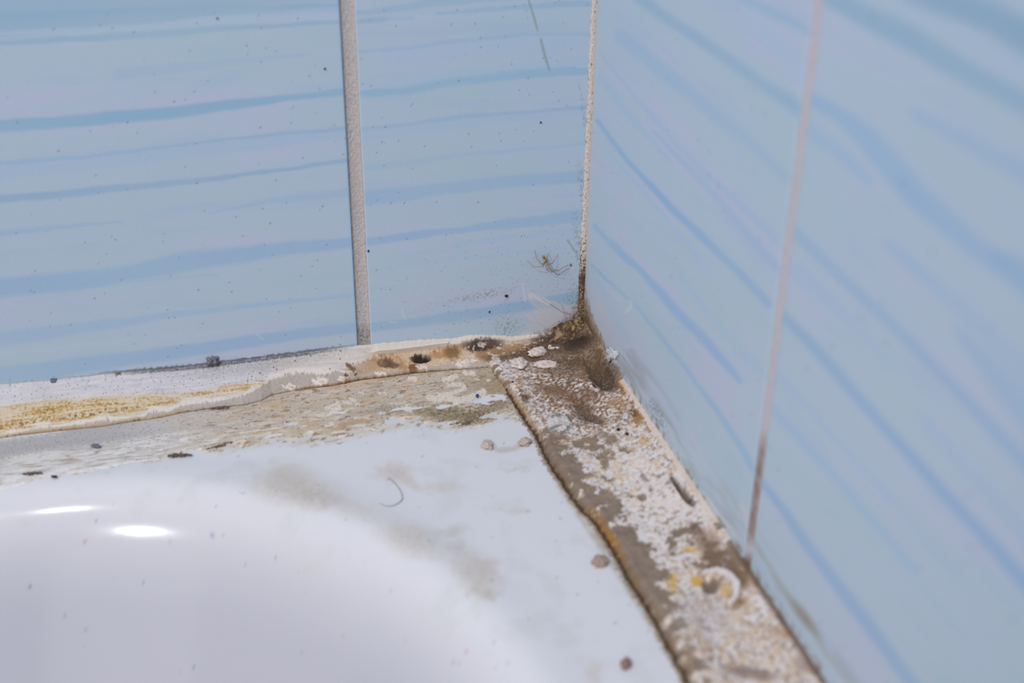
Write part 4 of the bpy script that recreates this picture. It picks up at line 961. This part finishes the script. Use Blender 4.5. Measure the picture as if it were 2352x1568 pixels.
surf_lump('dirt_crumb', 'beige crumb on the rim beside the strip end of a brown smear', 'crumb', 1206, 1016, 2, ZT + .3, 14, 8, (188, 168, 154), depth=.8, seed=22, lump=.6, ang=-10, group='crumbs on the bathtub rim')
surf_lump('dirt_crumb', 'brown crumb pressed against the edge of the mortar strip', 'crumb', 1378, 1291, 2, ZT + .3, 17, 11, (166, 142, 130), depth=1.4, seed=23, lump=.6, group='crumbs on the bathtub rim')
surf_lump('dirt_crumb', 'round brown crumb alone on the rim at the bottom of the photo', 'crumb', 1437, 1526, 2, ZT + .3, 12, 11, (140, 112, 100), depth=1.3, seed=24, lump=.4, group='crumbs on the bathtub rim')
surf_lump('dirt_crumb', 'small dark grey crumb on the white smear of the left rim', 'crumb', 220, 1025, 2, ZT + .6, 11, 3.2, (104, 104, 120), depth=.6, seed=25, lump=.5, ang=8, group='crumbs on the bathtub rim')
surf_lump('blue_speck', 'tiny blue speck on the white flakes near the inner corner', 'speck', 1096, 909, 2, ZT + .7, 3.6, 3, (44, 68, 140), depth=.5, seed=26, lump=.3)
def scrap(label, x, y, axis, val, half, thick, colour, seed, ang=0.0):
    """a torn shred: a row of overlapping ragged lumps"""
    rnd = random.Random(seed); g = MB(); n = max(4, int(half * 2 / 3.2)); a = math.radians(ang)
    for i in range(n):
        f = (i + .5) / n * 2 - 1; env = .35 + .65 * (1 - abs(f) ** 2)
        px, py = x + half * f * math.cos(a) + rnd.uniform(-1, 1), y + half * f * math.sin(a) + rnd.uniform(-.6, .6) * thick
        v0 = val; val_ = rest(px, py, axis, v0); c = Vector(at(px, py, axis, val_ / 1000.0)); k = thick * env * rnd.uniform(.5, 1.2)
        ex = Vector(at(px + 3.4 * rnd.uniform(.7, 1.3), py, axis, val_ / 1000.0)) - c; ey = Vector(at(px, py + k, axis, val_ / 1000.0)) - c
        g.blob(c, [ex, ey, Vector((0, 0, .00028 * rnd.uniform(.6, 1.6)))], .8, seed * 7 + i, 12, 8)
    o = g.build('debris_scrap', material('debris_matter', colour, rough=.9, grain=.5, grain_size=.35, bump=.2, bump_size=.4))
    return set_tags(o, label, 'debris', 'scraps of debris on the rim')
scrap('dark olive scrap of debris at the smear edge', 412, 1045, 2, ZT + .5, 27, 3.2, (98, 88, 68), 27, -2)
scrap('dark brown grey scrap on the white smear at far left', 74, 1087, 2, ZT + .6, 22, 3.0, (106, 96, 88), 28, -6)
scrap('thin brown sliver at the smear edge right of the olive scrap', 503, 1024, 2, ZT + .3, 32, 1.5, (126, 104, 88), 29, -17)
scrap('tiny black scrap at the ragged edge of the left smear', 124, 1094, 2, ZT + .6, 4, 2.0, (54, 48, 44), 30, -10)
scrap('thin brown scrap lying along the crack of the left strip', 505, 936, 2, ZT + 1.4, 22, 1.6, (112, 92, 80), 31, -8)

# floor under the tub
g = MB(); g.box((-1.4, -1.7, -.64), (.0, .0, -.58)); fl = g.build('floor', material('floor_screed', (170, 168, 165), rough=.8), None, False); fl['kind'] = 'structure'
